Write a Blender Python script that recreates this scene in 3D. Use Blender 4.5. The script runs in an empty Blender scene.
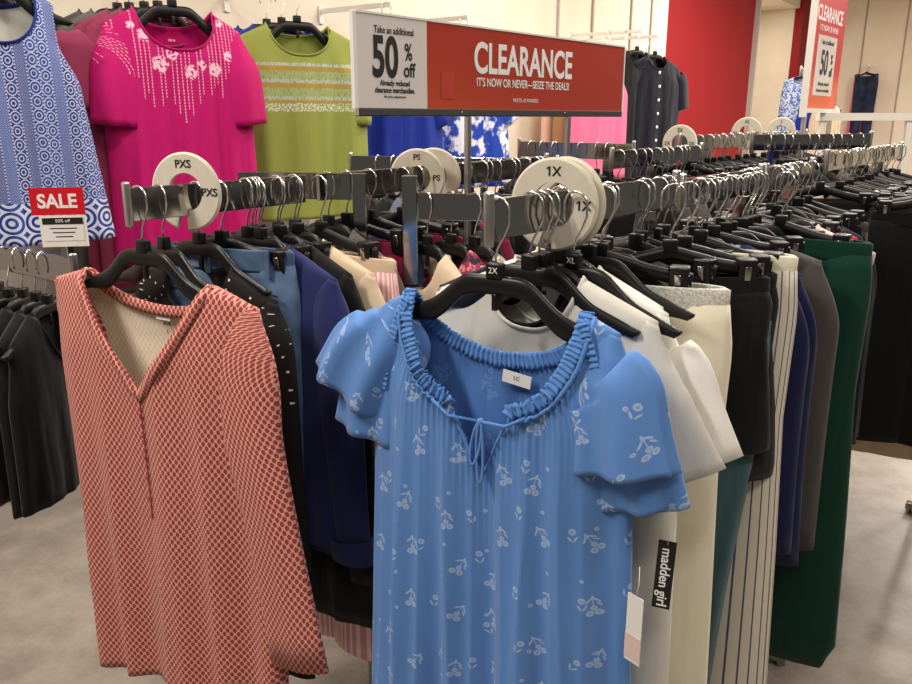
import bpy, bmesh, math, random
from mathutils import Vector, Matrix
random.seed(11)
C = bpy.context.scene.collection
PI = math.pi
EYE = 1.65
PITCH = math.atan(224/800)
SP, CP = math.sin(PITCH), math.cos(PITCH)
RAIL = 1.53

def P(u, v, Y):
    """world point at ground distance Y seen at photo position (u, v)"""
    dx = (u-456)/800; dy = (342-v)/800
    k = Y/(CP+dy*SP)
    return Vector((dx*k, Y, EYE+(-SP+dy*CP)*k))

def lin(c):
    c = c/255
    return c/12.92 if c <= .04045 else ((c+.055)/1.055)**2.4
def rgb(r, g, b):
    return (lin(r), lin(g), lin(b), 1)

# ------------------------------------------------------------------ objects
def link(name, me, parent=None):
    o = bpy.data.objects.new(name, me)
    C.objects.link(o)
    if parent: o.parent = parent
    return o
def tag(o, label, cat, group=None):
    o['label'] = label; o['category'] = cat
    if group: o['group'] = group
    return o
def thing(name, label, cat, loc=(0, 0, 0), rz=0, group=None):
    o = link(name, None); o.location = loc; o.rotation_euler = (0, 0, rz)
    o.empty_display_size = .05
    return tag(o, label, cat, group)
def obj(name, bm, mats, parent=None, smooth=True):
    me = bpy.data.meshes.new(name)
    bm.to_mesh(me); bm.free()
    for m in (mats if isinstance(mats, (list, tuple)) else [mats]): me.materials.append(m)
    if smooth:
        for p in me.polygons: p.use_smooth = True
    return link(name, me, parent)
def struct(o):
    o['kind'] = 'structure'; return o
def dup(root, label=None, group=None, loc=None, rz=None):
    def rec(o, par):
        c = o.copy(); C.objects.link(c)
        if par:
            c.parent = par
        for ch in list(o.children): rec(ch, c)
        return c
    r = rec(root, None)
    if label: r['label'] = label
    if group: r['group'] = group
    if loc is not None: r.location = loc
    if rz is not None: r.rotation_euler = (0, 0, rz)
    return r
def solid(o, th=.002, off=-1, mo=0):
    m = o.modifiers.new('thickness', 'SOLIDIFY'); m.thickness = th; m.offset = off; m.material_offset = mo
    m.material_offset_rim = 0
    return o

# ------------------------------------------------------------------ mesh helpers
def box(bm, c, s, rot=None, bevel=0):
    r = bmesh.ops.create_cube(bm, size=1)
    M = Matrix.Translation(Vector(c)) @ (rot.to_4x4() if rot else Matrix()) @ Matrix.Diagonal((s[0], s[1], s[2], 1))
    bmesh.ops.transform(bm, matrix=M, verts=r['verts'])
    if bevel:
        es = list({e for v in r['verts'] for e in v.link_edges})
        bmesh.ops.bevel(bm, geom=es, offset=bevel, segments=2, affect='EDGES', profile=.6)
def bxo(name, c, s, mat, parent=None, bevel=0, rot=None, smooth=False):
    bm = bmesh.new(); box(bm, c, s, rot, bevel)
    return obj(name, bm, mat, parent, smooth)
def tube(bm, pts, r, n=8, cap=True, closed=False, flat=1.0, up=None):
    pts = [Vector(p) for p in pts]
    rings = []; N = len(pts); prev = None
    for i, p in enumerate(pts):
        if closed: t = (pts[(i+1) % N]-pts[i-1])
        else: t = pts[min(i+1, N-1)]-pts[max(i-1, 0)]
        t.normalize()
        if prev is None:
            a = Vector(up) if up else (Vector((0, 0, 1)) if abs(t.z) < .9 else Vector((0, 1, 0)))
        else: a = prev
        b = t.cross(a).normalized(); a = b.cross(t).normalized(); prev = a
        rr = r[i] if isinstance(r, (list, tuple)) else r
        rings.append([bm.verts.new(p + a*math.cos(2*PI*k/n)*rr + b*math.sin(2*PI*k/n)*rr*flat) for k in range(n)])
    for i in range(N if closed else N-1):
        A, B = rings[i], rings[(i+1) % N]
        for k in range(n):
            bm.faces.new((A[k], A[(k+1) % n], B[(k+1) % n], B[k]))
    if cap and not closed:
        bm.faces.new(list(reversed(rings[0]))); bm.faces.new(rings[-1])
    return rings
def lerp(a, b, t): return a+(b-a)*t
def sstep(a, b, x):
    t = max(0, min(1, (x-a)/(b-a))); return t*t*(3-2*t)
def text(name, s, size, mat, parent, loc, ex=.0006, rot=(PI/2, 0, 0), ax='CENTER', bold=0.0, sx=1.0, flag=False):
    cu = bpy.data.curves.new('t', 'FONT'); cu.body = s; cu.size = size; cu.extrude = ex
    cu.align_x = ax; cu.align_y = 'CENTER'; cu.offset = bold
    o = bpy.data.objects.new('t', cu); C.objects.link(o)
    dg = bpy.context.evaluated_depsgraph_get()
    me = bpy.data.meshes.new_from_object(o.evaluated_get(dg))
    bpy.data.objects.remove(o); bpy.data.curves.remove(cu)
    if flag:
        x0 = min(v.co.x for v in me.vertices); y1 = max(v.co.y for v in me.vertices)
        bm = bmesh.new(); bm.from_mesh(me)
        box(bm, (x0-.06*size, y1-.115*size, 0), (.26*size, .10*size, ex*2), Matrix.Rotation(.62, 3, 'Z'))
        bm.to_mesh(me); bm.free()
    me.materials.clear(); me.materials.append(mat)
    t = link(name, me, parent); t.location = loc; t.rotation_euler = rot; t.scale = (sx, 1, 1)
    return t

# ------------------------------------------------------------------ node expressions
class E:
    nt = None
    def __init__(s, k): s.k = k
    def _m(op, *a):
        n = E.nt.nodes.new('ShaderNodeMath'); n.operation = op
        for i, x in enumerate(a):
            if isinstance(x, E): E.nt.links.new(x.k, n.inputs[i])
            else: n.inputs[i].default_value = x
        return E(n.outputs[0])
    def __add__(s, o): return E._m('ADD', s, o)
    __radd__ = __add__
    def __sub__(s, o): return E._m('SUBTRACT', s, o)
    def __rsub__(s, o): return E._m('SUBTRACT', o, s)
    def __mul__(s, o): return E._m('MULTIPLY', s, o)
    __rmul__ = __mul__
    def __truediv__(s, o): return E._m('DIVIDE', s, o)
def m(op, *a): return E._m(op, *a)
def fract(a): return m('FRACT', a)
def floor_(a): return m('FLOOR', a)
def lt(a, b): return m('LESS_THAN', a, b)
def gt(a, b): return m('GREATER_THAN', a, b)
def mx(a, b): return m('MAXIMUM', a, b)
def mn(a, b): return m('MINIMUM', a, b)
def hyp(a, b): return m('SQRT', a*a+b*b)
def soft(a, e0, e1):
    n = E.nt.nodes.new('ShaderNodeMapRange'); n.interpolation_type = 'SMOOTHSTEP'
    E.nt.links.new(a.k, n.inputs[0]); n.inputs[1].default_value = e0; n.inputs[2].default_value = e1
    return E(n.outputs[0])
def comb(x, y, z=0):
    n = E.nt.nodes.new('ShaderNodeCombineXYZ')
    for i, q in enumerate((x, y, z)):
        if isinstance(q, E): E.nt.links.new(q.k, n.inputs[i])
        else: n.inputs[i].default_value = q
    return E(n.outputs[0])
def noise(vec, scale, detail=3, rough=.5):
    n = E.nt.nodes.new('ShaderNodeTexNoise'); n.inputs['Scale'].default_value = scale
    n.inputs['Detail'].default_value = detail; n.inputs['Roughness'].default_value = rough
    if vec: E.nt.links.new(vec.k, n.inputs['Vector'])
    return E(n.outputs[0])
def rnd(x, y, z=0.0):
    n = E.nt.nodes.new('ShaderNodeTexWhiteNoise'); n.noise_dimensions = '3D'
    E.nt.links.new(comb(x, y, z).k, n.inputs['Vector']); return E(n.outputs[0])
def mix(f, a, b):
    n = E.nt.nodes.new('ShaderNodeMix'); n.data_type = 'RGBA'
    for i, x in ((0, f), (6, a), (7, b)):
        if isinstance(x, E): E.nt.links.new(x.k, n.inputs[i])
        else: n.inputs[i].default_value = x
    return E(n.outputs[2])
def coords(kind='UV'):
    n = E.nt.nodes.new('ShaderNodeTexCoord'); sp = E.nt.nodes.new('ShaderNodeSeparateXYZ')
    E.nt.links.new(n.outputs[kind], sp.inputs[0])
    return E(n.outputs[kind]), E(sp.outputs[0]), E(sp.outputs[1]), E(sp.outputs[2])
def material(name, fn, rough=.8, metal=0, spec=.3, bump=None, alpha=1, coat=0, sheen=0, emit=None, trans=0):
    mt = bpy.data.materials.new(name); mt.use_nodes = True
    E.nt = mt.node_tree; b = mt.node_tree.nodes['Principled BSDF']
    col = fn() if callable(fn) else fn
    if isinstance(col, E): E.nt.links.new(col.k, b.inputs['Base Color'])
    else: b.inputs['Base Color'].default_value = col
    if callable(rough):
        E.nt.links.new(rough().k, b.inputs['Roughness'])
    else: b.inputs['Roughness'].default_value = rough
    b.inputs['Metallic'].default_value = metal
    b.inputs['Specular IOR Level'].default_value = spec
    b.inputs['Alpha'].default_value = alpha
    b.inputs['Coat Weight'].default_value = coat; b.inputs['Coat Roughness'].default_value = .05
    b.inputs['Sheen Weight'].default_value = sheen
    b.inputs['Transmission Weight'].default_value = trans
    if emit:
        b.inputs['Emission Color'].default_value = emit[0]; b.inputs['Emission Strength'].default_value = emit[1]
    if bump:
        h = bump[0](); n = E.nt.nodes.new('ShaderNodeBump'); n.inputs['Strength'].default_value = bump[1]
        n.inputs['Distance'].default_value = bump[2]
        E.nt.links.new(h.k, n.inputs['Height']); E.nt.links.new(n.outputs[0], b.inputs['Normal'])
    return mt
def weave_bump():
    v, x, y, z = coords('Object')
    return noise(comb(x, y, z*.22), 17, 2)*.72+noise(v, 7, 3)*.25+noise(v, 700, 2)*.03
def fabric(name, c, rough=.9, var=.05, b=.35, sheen=.15):
    def f():
        v, x, y, z = coords('Object')
        n = noise(v, 900, 2)
        d = (c[0]*(1-var), c[1]*(1-var), c[2]*(1-var), 1); u = (min(1, c[0]*(1+var)), min(1, c[1]*(1+var)), min(1, c[2]*(1+var)), 1)
        return mix(soft(n, .3, .7), d, u)
    return material(name, f, rough, spec=.15, bump=(weave_bump, b, .03), sheen=sheen)
EXPO = 0.08
AMB = .13
LAMPS = [(-1.9, .3, 85), (.2, -.6, 26), (2.2, .2, 34), (-.6, 2.2, 36), (1.4, 2.6, 38), (3.2, 3.0, 40), (1.0, 4.8, 58), (3.0, 5.6, 65), (5.0, 5.0, 70), (3.4, 7.8, 100), (5.8, 8.4, 130), (7.5, 7.0, 120)]
# ------------------------------------------------------------------ materials
M = {}
M['chrome'] = material('chrome', (.37, .36, .345, 1), .1, 1)
M['steel'] = material('brushed_steel', (.55, .54, .52, 1), .28, 1)
M['wire'] = material('hook_wire', (.78, .77, .75, 1), .2, 1)
M['plastic'] = material('black_plastic', (.008, .0075, .008, 1), .36, spec=.32)
M['ivory'] = material('ivory_plastic', rgb(232, 226, 208), .35, spec=.4)
M['ink'] = material('black_ink', (.012, .012, .013, 1), .6)
M['whiteink'] = material('white_ink', (.85, .84, .82, 1), .5)
M['paper'] = material('white_paper', (.80, .78, .75, 1), .6)
M['signwhite'] = material('sign_white', rgb(225, 217, 214), .15, coat=.8)
M['signred'] = material('sign_red', lambda: (lambda q: mix(soft(q[3]+.25*q[1], -.08, .22), rgb(206, 88, 50), rgb(178, 58, 40)))(coords('Object')), .15, coat=.8)  # red-brown towards the right: the sign's reflection painted into its colour
M['red'] = material('red_wall_paint', rgb(138, 9, 20), .6)
M['redcard'] = material('red_card', rgb(205, 26, 40), .4)
def wallf():
    v, x, y, z = coords('Object')
    return mix(soft(noise(v, 3, 3), .3, .7), rgb(222, 209, 188), rgb(228, 216, 196))
M['wall'] = material('cream_wall_paint', wallf, .7)
M['wallgrey'] = material('grey_panel', rgb(176, 168, 160), .7)
M['seam'] = material('panel_seam', rgb(165, 152, 132), .7)
M['whitemetal'] = material('white_metal', rgb(232, 228, 218), .4)
def floorf():
    v, x, y, z = coords('Object')
    a = noise(v, 1.3, 6, .6); b = noise(v, 7, 5, .65); c = noise(v, 60, 2)
    k = soft(a*.55+b*.35+c*.1, .36, .66)
    return mix(k, rgb(128, 118, 108), rgb(170, 160, 148))
M['floor'] = material('polished_concrete', floorf, lambda: soft(noise(coords('Object')[0], 5, 4), 0, 1)*.2+.28, spec=.4)
M['ceiling'] = material('ceiling_tile', rgb(225, 222, 215), .9)
M['lamp'] = material('lamp_diffuser', (.9, .9, .9, 1), .5, emit=((1, .93, .83, 1), 9))
for k, c in dict(black=(13, 12, 13), softblack=(21, 20, 21), navy=(23, 28, 68), darknavy=(15, 17, 32), hoodie=(36, 44, 92), charcoal=(74, 70, 68),
                 green=(9, 54, 40), cream=(226, 219, 196), ivory=(212, 204, 186), white=(228, 225, 216), offwhite=(206, 203, 194), taupe=(92, 84, 82),
                 maroon=(112, 20, 56), teal=(62, 92, 100), magenta=(184, 6, 100), mauve=(140, 52, 82), grey=(96, 94, 92), pink=(236, 110, 150),
                 palepink=(226, 178, 160), tan=(160, 122, 84), royal=(24, 48, 150), redcloth=(190, 50, 70), blush=(222, 196, 190), beige=(206, 184, 156),
                 yellow=(226, 196, 100), bluegrey=(92, 98, 116), violet=(88, 86, 150), lime=(146, 154, 74), bluesolid=(96, 146, 210), brown=(70, 46, 36)).items():
    M[k] = fabric(k+'_cloth', rgb(*c), b=.35 if k in ('white', 'offwhite', 'cream') else .5)
def denimf():
    v, x, y, z = coords('Object')
    n = noise(v, 9, 4); w = fract((x*.7+z)*420)
    return mix(soft(n*.8+w*.2, .32, .7), rgb(44, 66, 100), rgb(112, 140, 172))
M['denim'] = material('denim', denimf, .9, bump=(weave_bump, .5, .01))
def darkdenimf():
    v, x, y, z = coords('Object')
    return mix(soft(noise(v, 10, 4), .3, .7), rgb(22, 30, 48), rgb(40, 52, 76))
M['darkdenim'] = material('dark_denim', darkdenimf, .9)
def heatherf():
    v, x, y, z = coords('Object')
    return mix(soft(noise(v, 330, 2), .35, .65), rgb(176, 174, 166), rgb(222, 219, 208))
M['heather'] = material('heather_knit', heatherf, .95, bump=(weave_bump, .5, .01))

# coral print: staggered dark ovals on a pale net
def coralf(inside=False):
    v, x, y, z = coords('UV')
    cw, ch = .0116, .0160
    def cell(xo, yo):
        a = (fract(x/cw+xo)-.5)*cw; b = (fract(y/ch+yo)-.5)*ch
        return hyp(a*1.45, b)
    d = mn(cell(0, 0), cell(.5, .5))
    dark = 1-soft(d, .0038, .0051)
    ring = 1-soft(m('ABSOLUTE', d-.0064), .0006, .0018)
    core = 1-soft(d, .0008, .0018)
    if inside:
        return mix(dark*.28, rgb(232, 220, 200), rgb(190, 130, 112))
    c = mix(ring*.8, rgb(190, 104, 94), rgb(226, 172, 154))
    c = mix(dark, c, rgb(142, 54, 54))
    return mix(core*.25, c, rgb(214, 130, 120))
M['coral'] = material('coral_print', coralf, .85, bump=(weave_bump, .3, .01), sheen=.1)
M['coralin'] = material('coral_inside', lambda: coralf(True), .9)

# blue print: sprigs scattered in a jittered grid
def sprigf(base=(88, 134, 200), inkc=(196, 212, 232)):
    def f():
        v, x, y, z = coords('UV')
        def lattice(cx, cy, ox, oy, seed, kind):
            gx = x/cx+ox; gy = y/cy+oy
            ix, iy = floor_(gx), floor_(gy)
            r1 = rnd(ix, iy, seed); r2 = rnd(ix, iy, seed+3.3); r3 = rnd(ix, iy, seed+7.7)
            px = (fract(gx)-.5-(r1-.5)*.45)*cx; py = (fract(gy)-.5-(r2-.5)*.45)*cy
            an = (r3-.5)*1.4
            c, s = m('COSINE', an), m('SINE', an)
            qx = px*c-py*s; qy = px*s+py*c
            def disc(a, b, r, hole=0):
                d = hyp(qx-a, qy-b)
                k = 1-soft(d, r*.8, r)
                if hole: k = k*(.45+.55*soft(d, r*.3, r*.5))
                return k
            def leaf(a, b, w, h, sl):
                u = qx-a-(qy-b)*sl
                return 1-soft(hyp(u/w, (qy-b)/h), .8, 1)
            if kind == 0:
                k = mx(mx(disc(-.005, -.012, .0055, 1), disc(.006, -.011, .0055, 1)), disc(.0005, -.003, .0045, 1))
                k = mx(k, mx(leaf(-.0055, .009, .0024, .0048, .9), leaf(.0055, .010, .0024, .0048, -.9)))
                k = mx(k, mx(leaf(0, .014, .0022, .0048, 0), leaf(.008, .003, .002, .004, -.9)))
                st = (1-soft(m('ABSOLUTE', qx), .0004, .0010))*lt(m('ABSOLUTE', qy-.003), .012)
                return mx(k, st*.8)
            if kind == 1:
                k = disc(0, .005, .0058, 1)
                return mx(k, mx(leaf(-.004, -.007, .002, .0052, -.6), leaf(.004, -.007, .002, .0052, .6)))
            return disc(0, 0, .0036, 1)
        k = mx(lattice(.078, .094, .1, .2, 1.5, 0), mx(lattice(.086, .104, .6, .65, 5.5, 1), lattice(.084, .074, .3, .8, 9.5, 2)))
        n = noise(v, 700, 1)
        return mix(k*(.5+.4*n)*.78, rgb(*base), rgb(*inkc))
    return f
M['sprig'] = material('blue_sprig_print', sprigf(), .75, bump=(weave_bump, .4, .012), sheen=.2)
M['sprigin'] = material('blue_sprig_inside', sprigf((82, 126, 192), (120, 158, 208)), .8)
M['bluetrim'] = fabric('blue_trim', rgb(92, 140, 206), b=.4)

def paisleyf():
    v, x, y, z = coords('UV')
    band = floor_(x/.028); bx = (fract(x/.028)-.5)*2
    r = rnd(band, .5, 2.0)
    q = (fract(y/.034+r*.5)-.5)*2
    d = hyp(bx, q)
    rings = soft(m('SINE', d*13.0+r*3.0), .0, .5)
    q2 = (fract(y/.012)-.5)*2; b2 = fract(x/.012)-.5
    fine = soft(m('SINE', (m('ABSOLUTE', q2)+m('ABSOLUTE', b2)*2)*9), -.05, .5)
    sel = gt(r, .52)
    k = rings*sel*.75+fine*(1-sel)*.5
    edge = gt(m('ABSOLUTE', bx), .86)
    k = mx(k*(1-edge), edge*gt(fract(y/.008), .5)*.8)
    hem = lt(y, -.52)
    ring2 = soft(m('SINE', hyp((fract(x/.06)-.5)*2, (fract(y/.06)-.5)*2)*13), -.2, .2)
    k = k*(1-hem)+ring2*hem
    tint = rnd(band, 4.1, 7.0)
    dark = mix(tint, rgb(22, 42, 118), rgb(44, 74, 150))
    return mix(k, dark, rgb(196, 200, 218))
M['paisley'] = material('blue_medallion_print', paisleyf, .8, bump=(weave_bump, .4, .01))

def beadf():
    v, x, y, z = coords('UV')
    col = floor_(x/.0125); r = rnd(col, 1.0); r2 = rnd(col, 9.0)
    lx = m('ABSOLUTE', fract(x/.0125)-.5)
    ax = m('ABSOLUTE', x)
    low = -.25+ax*.55-r*.09
    line = lt(lx, .11)*gt(y, low)*lt(y, low+.14+r2*.1)*gt(fract(y/.009), .32)*gt(r2, .25)
    def fl(cx, cy, R):
        dx = x-cx; dy = y-cy
        an = m('ARCTAN2', dy, dx)
        d = hyp(dx, dy)+m('ABSOLUTE', m('SINE', an*2.5))*R*.16
        return 1-soft(d, R*.75, R)
    k = line*.8
    for cx, cy, R in ((-.066, -.155, .03), (.022, -.175, .026), (.098, -.165, .026), (-.03, -.125, .022), (.055, -.155, .018), (-.10, -.075, .024), (.145, -.125, .018), (-.135, -.05, .014), (.13, -.03, .014)):
        k = mx(k, fl(cx, cy, R)*gt(noise(v, 95, 2), .44))
    return mix(k*.85, rgb(184, 6, 100), rgb(240, 200, 214))
M['bead'] = material('magenta_beaded_print', beadf, .8, bump=(weave_bump, .4, .012))
def limef():
    v, x, y, z = coords('UV')
    n = noise(comb(x*3, y), 60, 3)
    yy = y+(n-.5)*.012
    inb = gt(yy, -.255)*lt(yy, -.125)
    s = fract(yy/.056+.2)
    c = mix(gt(s, .5), rgb(160, 172, 120), rgb(180, 140, 62))
    c = mix(gt(s, .78), c, rgb(176, 186, 170))
    c = mix(gt(n, .56), c, rgb(146, 154, 78))
    low = gt(yy, -.285)*lt(yy, -.258)*gt(noise(comb(x, y), 150, 2), .5)
    c = mix(low, mix(inb, rgb(146, 154, 74), c), rgb(210, 212, 190))
    return c
M['limestripe'] = material('lime_stripe_print', limef, .85, bump=(weave_bump, .4, .012))
def tiedyef():
    v, x, y, z = coords('Object')
    return mix(soft(noise(v, 16, 4), .46, .56), rgb(28, 66, 170), rgb(222, 226, 236))
M['tiedye'] = material('blue_white_tie_dye', tiedyef, .85)
def floralf():
    v, x, y, z = coords('Object')
    c = mix(soft(noise(v, 38, 4), .5, .58), rgb(150, 44, 80), rgb(230, 150, 160))
    return mix(soft(noise(comb(y, z, x), 45, 3), .58, .62), c, rgb(40, 40, 52))
M['floral'] = material('pink_floral_print', floralf, .85)
def stripef(w, a, b, k=.3):
    def f():
        v, x, y, z = coords('UV')
        n = noise(comb(x, y), 12, 2)
        return mix(lt(fract(x/w), k), rgb(*a), rgb(*b))
    return f
M['stripe'] = material('navy_pinstripe', stripef(.0145, (214, 206, 188), (84, 82, 116), .17), .85, bump=(weave_bump, .4, .012))
M['pinkstripe'] = material('pink_stripe', stripef(.012, (206, 150, 158), (232, 204, 200), .4), .85)
def bluefl():
    v, x, y, z = coords('Object')
    return mix(soft(noise(v, 45, 3), .45, .55), rgb(70, 96, 160), rgb(190, 200, 220))
M['bluefloral'] = material('pale_blue_floral', bluefl, .85)
def blackstud():
    v, x, y, z = coords('UV')
    a = fract(x/.028)-.5; b = fract(y/.03)-.5
    ix, iy = floor_(x/.028), floor_(y/.03)
    k = lt(hyp(a-(rnd(ix, iy, 1.0)-.5)*.5, b-(rnd(ix, iy, 4.0)-.5)*.5), .085)*gt(y, -.24)
    return mix(k, rgb(20, 18, 20), rgb(210, 206, 200))
M['stud'] = material('black_studded_cloth', blackstud, .85, bump=(weave_bump, .5, .01))
def knitf():
    v, x, y, z = coords('UV')
    a = soft(m('SINE', x*420)*m('SINE', y*300), -.2, .4)
    return mix(a, rgb(150, 142, 126), rgb(212, 206, 192))
M['knit'] = material('oatmeal_knit', knitf, .95)
# ------------------------------------------------------------------ hangers
def hook_bm(bot=-.118):
    bm = bmesh.new(); R = .021; pts = []
    pts.append((-.019, 0, -.046)); pts.append((-.0215, 0, -.034))
    for k in range(0, 11):
        a = PI-PI*k/10
        pts.append((R*math.cos(a), 0, -R+R*math.sin(a)+.0018))
    pts += [(.021, 0, -.036), (.014, 0, -.054), (.004, 0, -.072), (0, 0, -.086), (0, 0, bot)]
    tube(bm, pts, .0019, 6)
    return bm
def hanger_body_bm(hw=.188, th=.012):
    bm = bmesh.new(); rings = []
    xs = [-1+2*i/40 for i in range(41)]
    for q in xs:
        x = q*hw; a = abs(x)
        zu = -.114-.026*sstep(.035, .12, a)-.052*max(0, (a-.06)/(hw-.06))**1.0
        h = .030+.010*sstep(.05, 0, a)*0+.008*sstep(.03, .09, a)-.022*sstep(.10, hw, a)
        if abs(q) > .94: h *= math.sqrt(max(.12, 1-((abs(q)-.94)/.06)**2))
        zl = zu-h
        zm = (zu+zl)/2; hh = (zu-zl)/2
        ring = []
        for k in range(10):
            an = 2*PI*k/10
            cx, cz = math.cos(an), math.sin(an)
            f = 1/max(abs(cx), abs(cz))**.6
            ring.append(bm.verts.new((x, cx*f*th/2, zm+cz*f*hh)))
        rings.append(ring)
    for A, B in zip(rings, rings[1:]):
        for k in range(10): bm.faces.new((A[k], B[k], B[(k+1) % 10], A[(k+1) % 10]))
    bm.faces.new(rings[0]); bm.faces.new(list(reversed(rings[-1])))
    return bm
_h = {}
def shared(key, make, mats):
    if key not in _h:
        o = obj(key, make(), mats); _h[key] = o.data; bpy.data.objects.remove(o)
    return _h[key]
def tab_bm():
    bm = bmesh.new(); box(bm, (0, 0, -.107), (.026, .016, .024), bevel=.003); return bm
def lug_bm():
    bm = bmesh.new(); box(bm, (0, 0, -.155), (.009, .008, .026), bevel=.002); return bm
def make_hanger(label, size=None, group=None):
    t = thing('clothes_hanger', label, 'hanger', group=group)
    link('body', shared('hanger_body', hanger_body_bm, M['plastic']), t)
    link('hook', shared('hanger_hook', hook_bm, M['wire']), t)
    link('size_tab', shared('hanger_tab', tab_bm, M['plastic']), t)
    link('lug', shared('hanger_lug', lug_bm, M['plastic']), t)
    if size: text('size_lettering', size, .013, M['whiteink'], t, (0, -.0084, -.106), .0003)
    return t
CW = .135
def bar_bm():
    bm = bmesh.new()
    pts = [(-CW-.022, 0, -.150), (-CW, 0, -.148), (-.08, 0, -.138), (-.02, 0, -.122), (0, 0, -.118), (.02, 0, -.122), (.08, 0, -.138), (CW, 0, -.148), (CW+.022, 0, -.150)]
    tube(bm, pts, .0125, 10, flat=.6, up=(0, 0, 1)); return bm
def clip_bm(s):
    def f():
        bm = bmesh.new()
        box(bm, (s*CW, -.012, -.158), (.030, .007, .062), Matrix.Rotation(.14, 3, 'X'), .003)
        box(bm, (s*CW, .012, -.158), (.030, .007, .062), Matrix.Rotation(-.14, 3, 'X'), .003)
        box(bm, (s*CW, 0, -.134), (.034, .030, .014), None, .003)
        return bm
    return f
def spring_bm(s):
    def f():
        bm = bmesh.new(); box(bm, (s*CW, -.0178, -.152), (.011, .003, .026), Matrix.Rotation(.14, 3, 'X'), .0012)
        box(bm, (s*CW+.0165, 0, -.152), (.003, .012, .022), None, .001)
        return bm
    return f
def make_clip_hanger(label, group=None):
    t = thing('clip_hanger', label, 'hanger', group=group)
    link('bar', shared('clip_bar', bar_bm, M['plastic']), t)
    link('hook', shared('clip_hook', lambda: hook_bm(-.112), M['wire']), t)
    link('size_tab', shared('hanger_tab', tab_bm, M['plastic']), t)
    for s in (-1, 1):
        c = link('clip', shared('clip%d' % s, clip_bm(s), M['plastic']), t)
        link('spring', shared('spring%d' % s, spring_bm(s), M['chrome']), c)
    return t

# ------------------------------------------------------------------ garments
Z0 = -.128
def curve(tab, q):
    for (a, x), (b, y) in zip(tab, tab[1:]):
        if q <= b: return lerp(x, y, (q-a)/(b-a) if b > a else 0)
    return tab[-1][1]
class Top:
    """a top on a hanger: front and back sheets joined at shoulders and sides"""
    def __init__(s, SW=.20, NW=.085, SS=.055, ND=.09, BD=.02, L=.66, arm=.235, hem=.25, D=.034, vneck=0, slit=None, fold=.011, nf=4.5, seed=1, hemwave=0, armz=.20, mid=None, lean=0, gather=0, sharp=.5):
        s.__dict__.update({k: v for k, v in locals().items() if k != 's'})
        r = random.Random(seed)
        s.ph = [(nf*r.uniform(.35, .7), r.uniform(0, 6.3), r.uniform(.5, .9)), (nf*r.uniform(.8, 1.1), r.uniform(0, 6.3), r.uniform(.35, .6)), (nf*r.uniform(1.5, 2.1), r.uniform(0, 6.3), r.uniform(.15, .35))]
    def ztop(s, x, front):
        a = abs(x)
        if a >= s.NW: return -s.SS*(a-s.NW)/(s.SW-s.NW)
        q = a/s.NW
        if not front: return -s.BD*math.sqrt(1-q**2)
        if s.vneck: return -s.ND*(1-q)**s.vneck
        z = -s.ND*(1-q**2.4)**.5
        if s.slit and q < s.slit[1]: z -= s.slit[0]*(1-q/s.slit[1])
        return z
    def W(s, z):
        if z > -s.armz: return lerp(s.arm, s.SW, sstep(-s.armz, -s.armz*.45, z))
        q = (-z-s.armz)/(s.L-s.armz)
        return curve(s.mid, q) if s.mid else lerp(s.arm, s.hem, q)
    def pt(s, sx, t, front):
        xt = sx*s.SW; zt = s.ztop(xt, front)
        hemz = -s.L+s.hemwave*(math.cos(sx*PI)*.5)
        z = hemz+t*(zt-hemz)
        zsh = 0 if abs(xt) < s.NW else zt if t > 1 else -s.SS*(abs(xt)-s.NW)/(s.SW-s.NW)
        k = min(1, max(0, (zsh-z)/.13))
        x = sx*s.W(z)+s.lean*(-z)
        e = max(0, 1-abs(sx)**3)**.55
        y = (s.D*.5+.008)*e*k**.5+.010*min(1, k*30)*e
        q = min(1, max(0, (-z-.05)/s.L))
        f = 0
        for w, p, a in s.ph:
            th = 2*PI*w*(sx*.5+.5)+p+(0 if front else 1.7)+.5*math.sin(3*q+p)
            f += a*lerp(math.sin(th), 1.5-2.4*abs(math.sin(th/2))**.8, s.sharp)
        y += s.fold*f*q**.8*max(0, 1-abs(sx)**8)*min(1, k*1.2)
        if s.gather and front: y += s.gather*math.sin(2*PI*23*sx*s.SW/.2+2*math.sin(9*sx))*math.exp(-max(0, zt-z)/.05)*min(1, k*1.5)
        y = y if y > .001 or k < 1 else .001+.1*abs(y)*0
        return Vector((x, -y if front else y, Z0+z))
    def body(s, n=46, rows=38):
        bm = bmesh.new(); uv = bm.loops.layers.uv.new('UVMap')
        k = s.NW/s.SW
        sl = sorted(set([round(-1+2*i/n, 5) for i in range(n+1)]+[round(k, 5), -round(k, 5), 0.0]))
        sl = [a for i, a in enumerate(sl) if not (i and abs(a-sl[i-1]) < .006 and abs(abs(a)-k) > 1e-4)]
        for front in (1, 0):
            G = []
            for j in range(rows+1):
                t = j/rows; t = 1-(1-t)**1.25
                G.append([(bm.verts.new(s.pt(a, t, front)), a) for a in sl])
            for j in range(rows):
                for i in range(len(sl)-1):
                    q = [G[j][i], G[j][i+1], G[j+1][i+1], G[j+1][i]]
                    if not front: q.reverse()
                    fc = bm.faces.new([v for v, a in q])
                    for lp, (v, a) in zip(fc.loops, q):
                        lp[uv].uv = (a*s.W(v.co.z-Z0)+(0 if front else 1.31), v.co.z-Z0)
        bmesh.ops.remove_doubles(bm, verts=bm.verts, dist=.0006)
        return bm
    def neck_pts(s, n=18, off=0):
        pts = []
        for i in range(n+1):
            a = -s.NW+2*s.NW*i/n; pts.append(s.pt(a/s.SW, 1, 1))
        back = []
        for i in range(1, n):
            a = s.NW-2*s.NW*i/n; back.append(s.pt(a/s.SW, 1, 0))
        return pts, back
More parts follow.
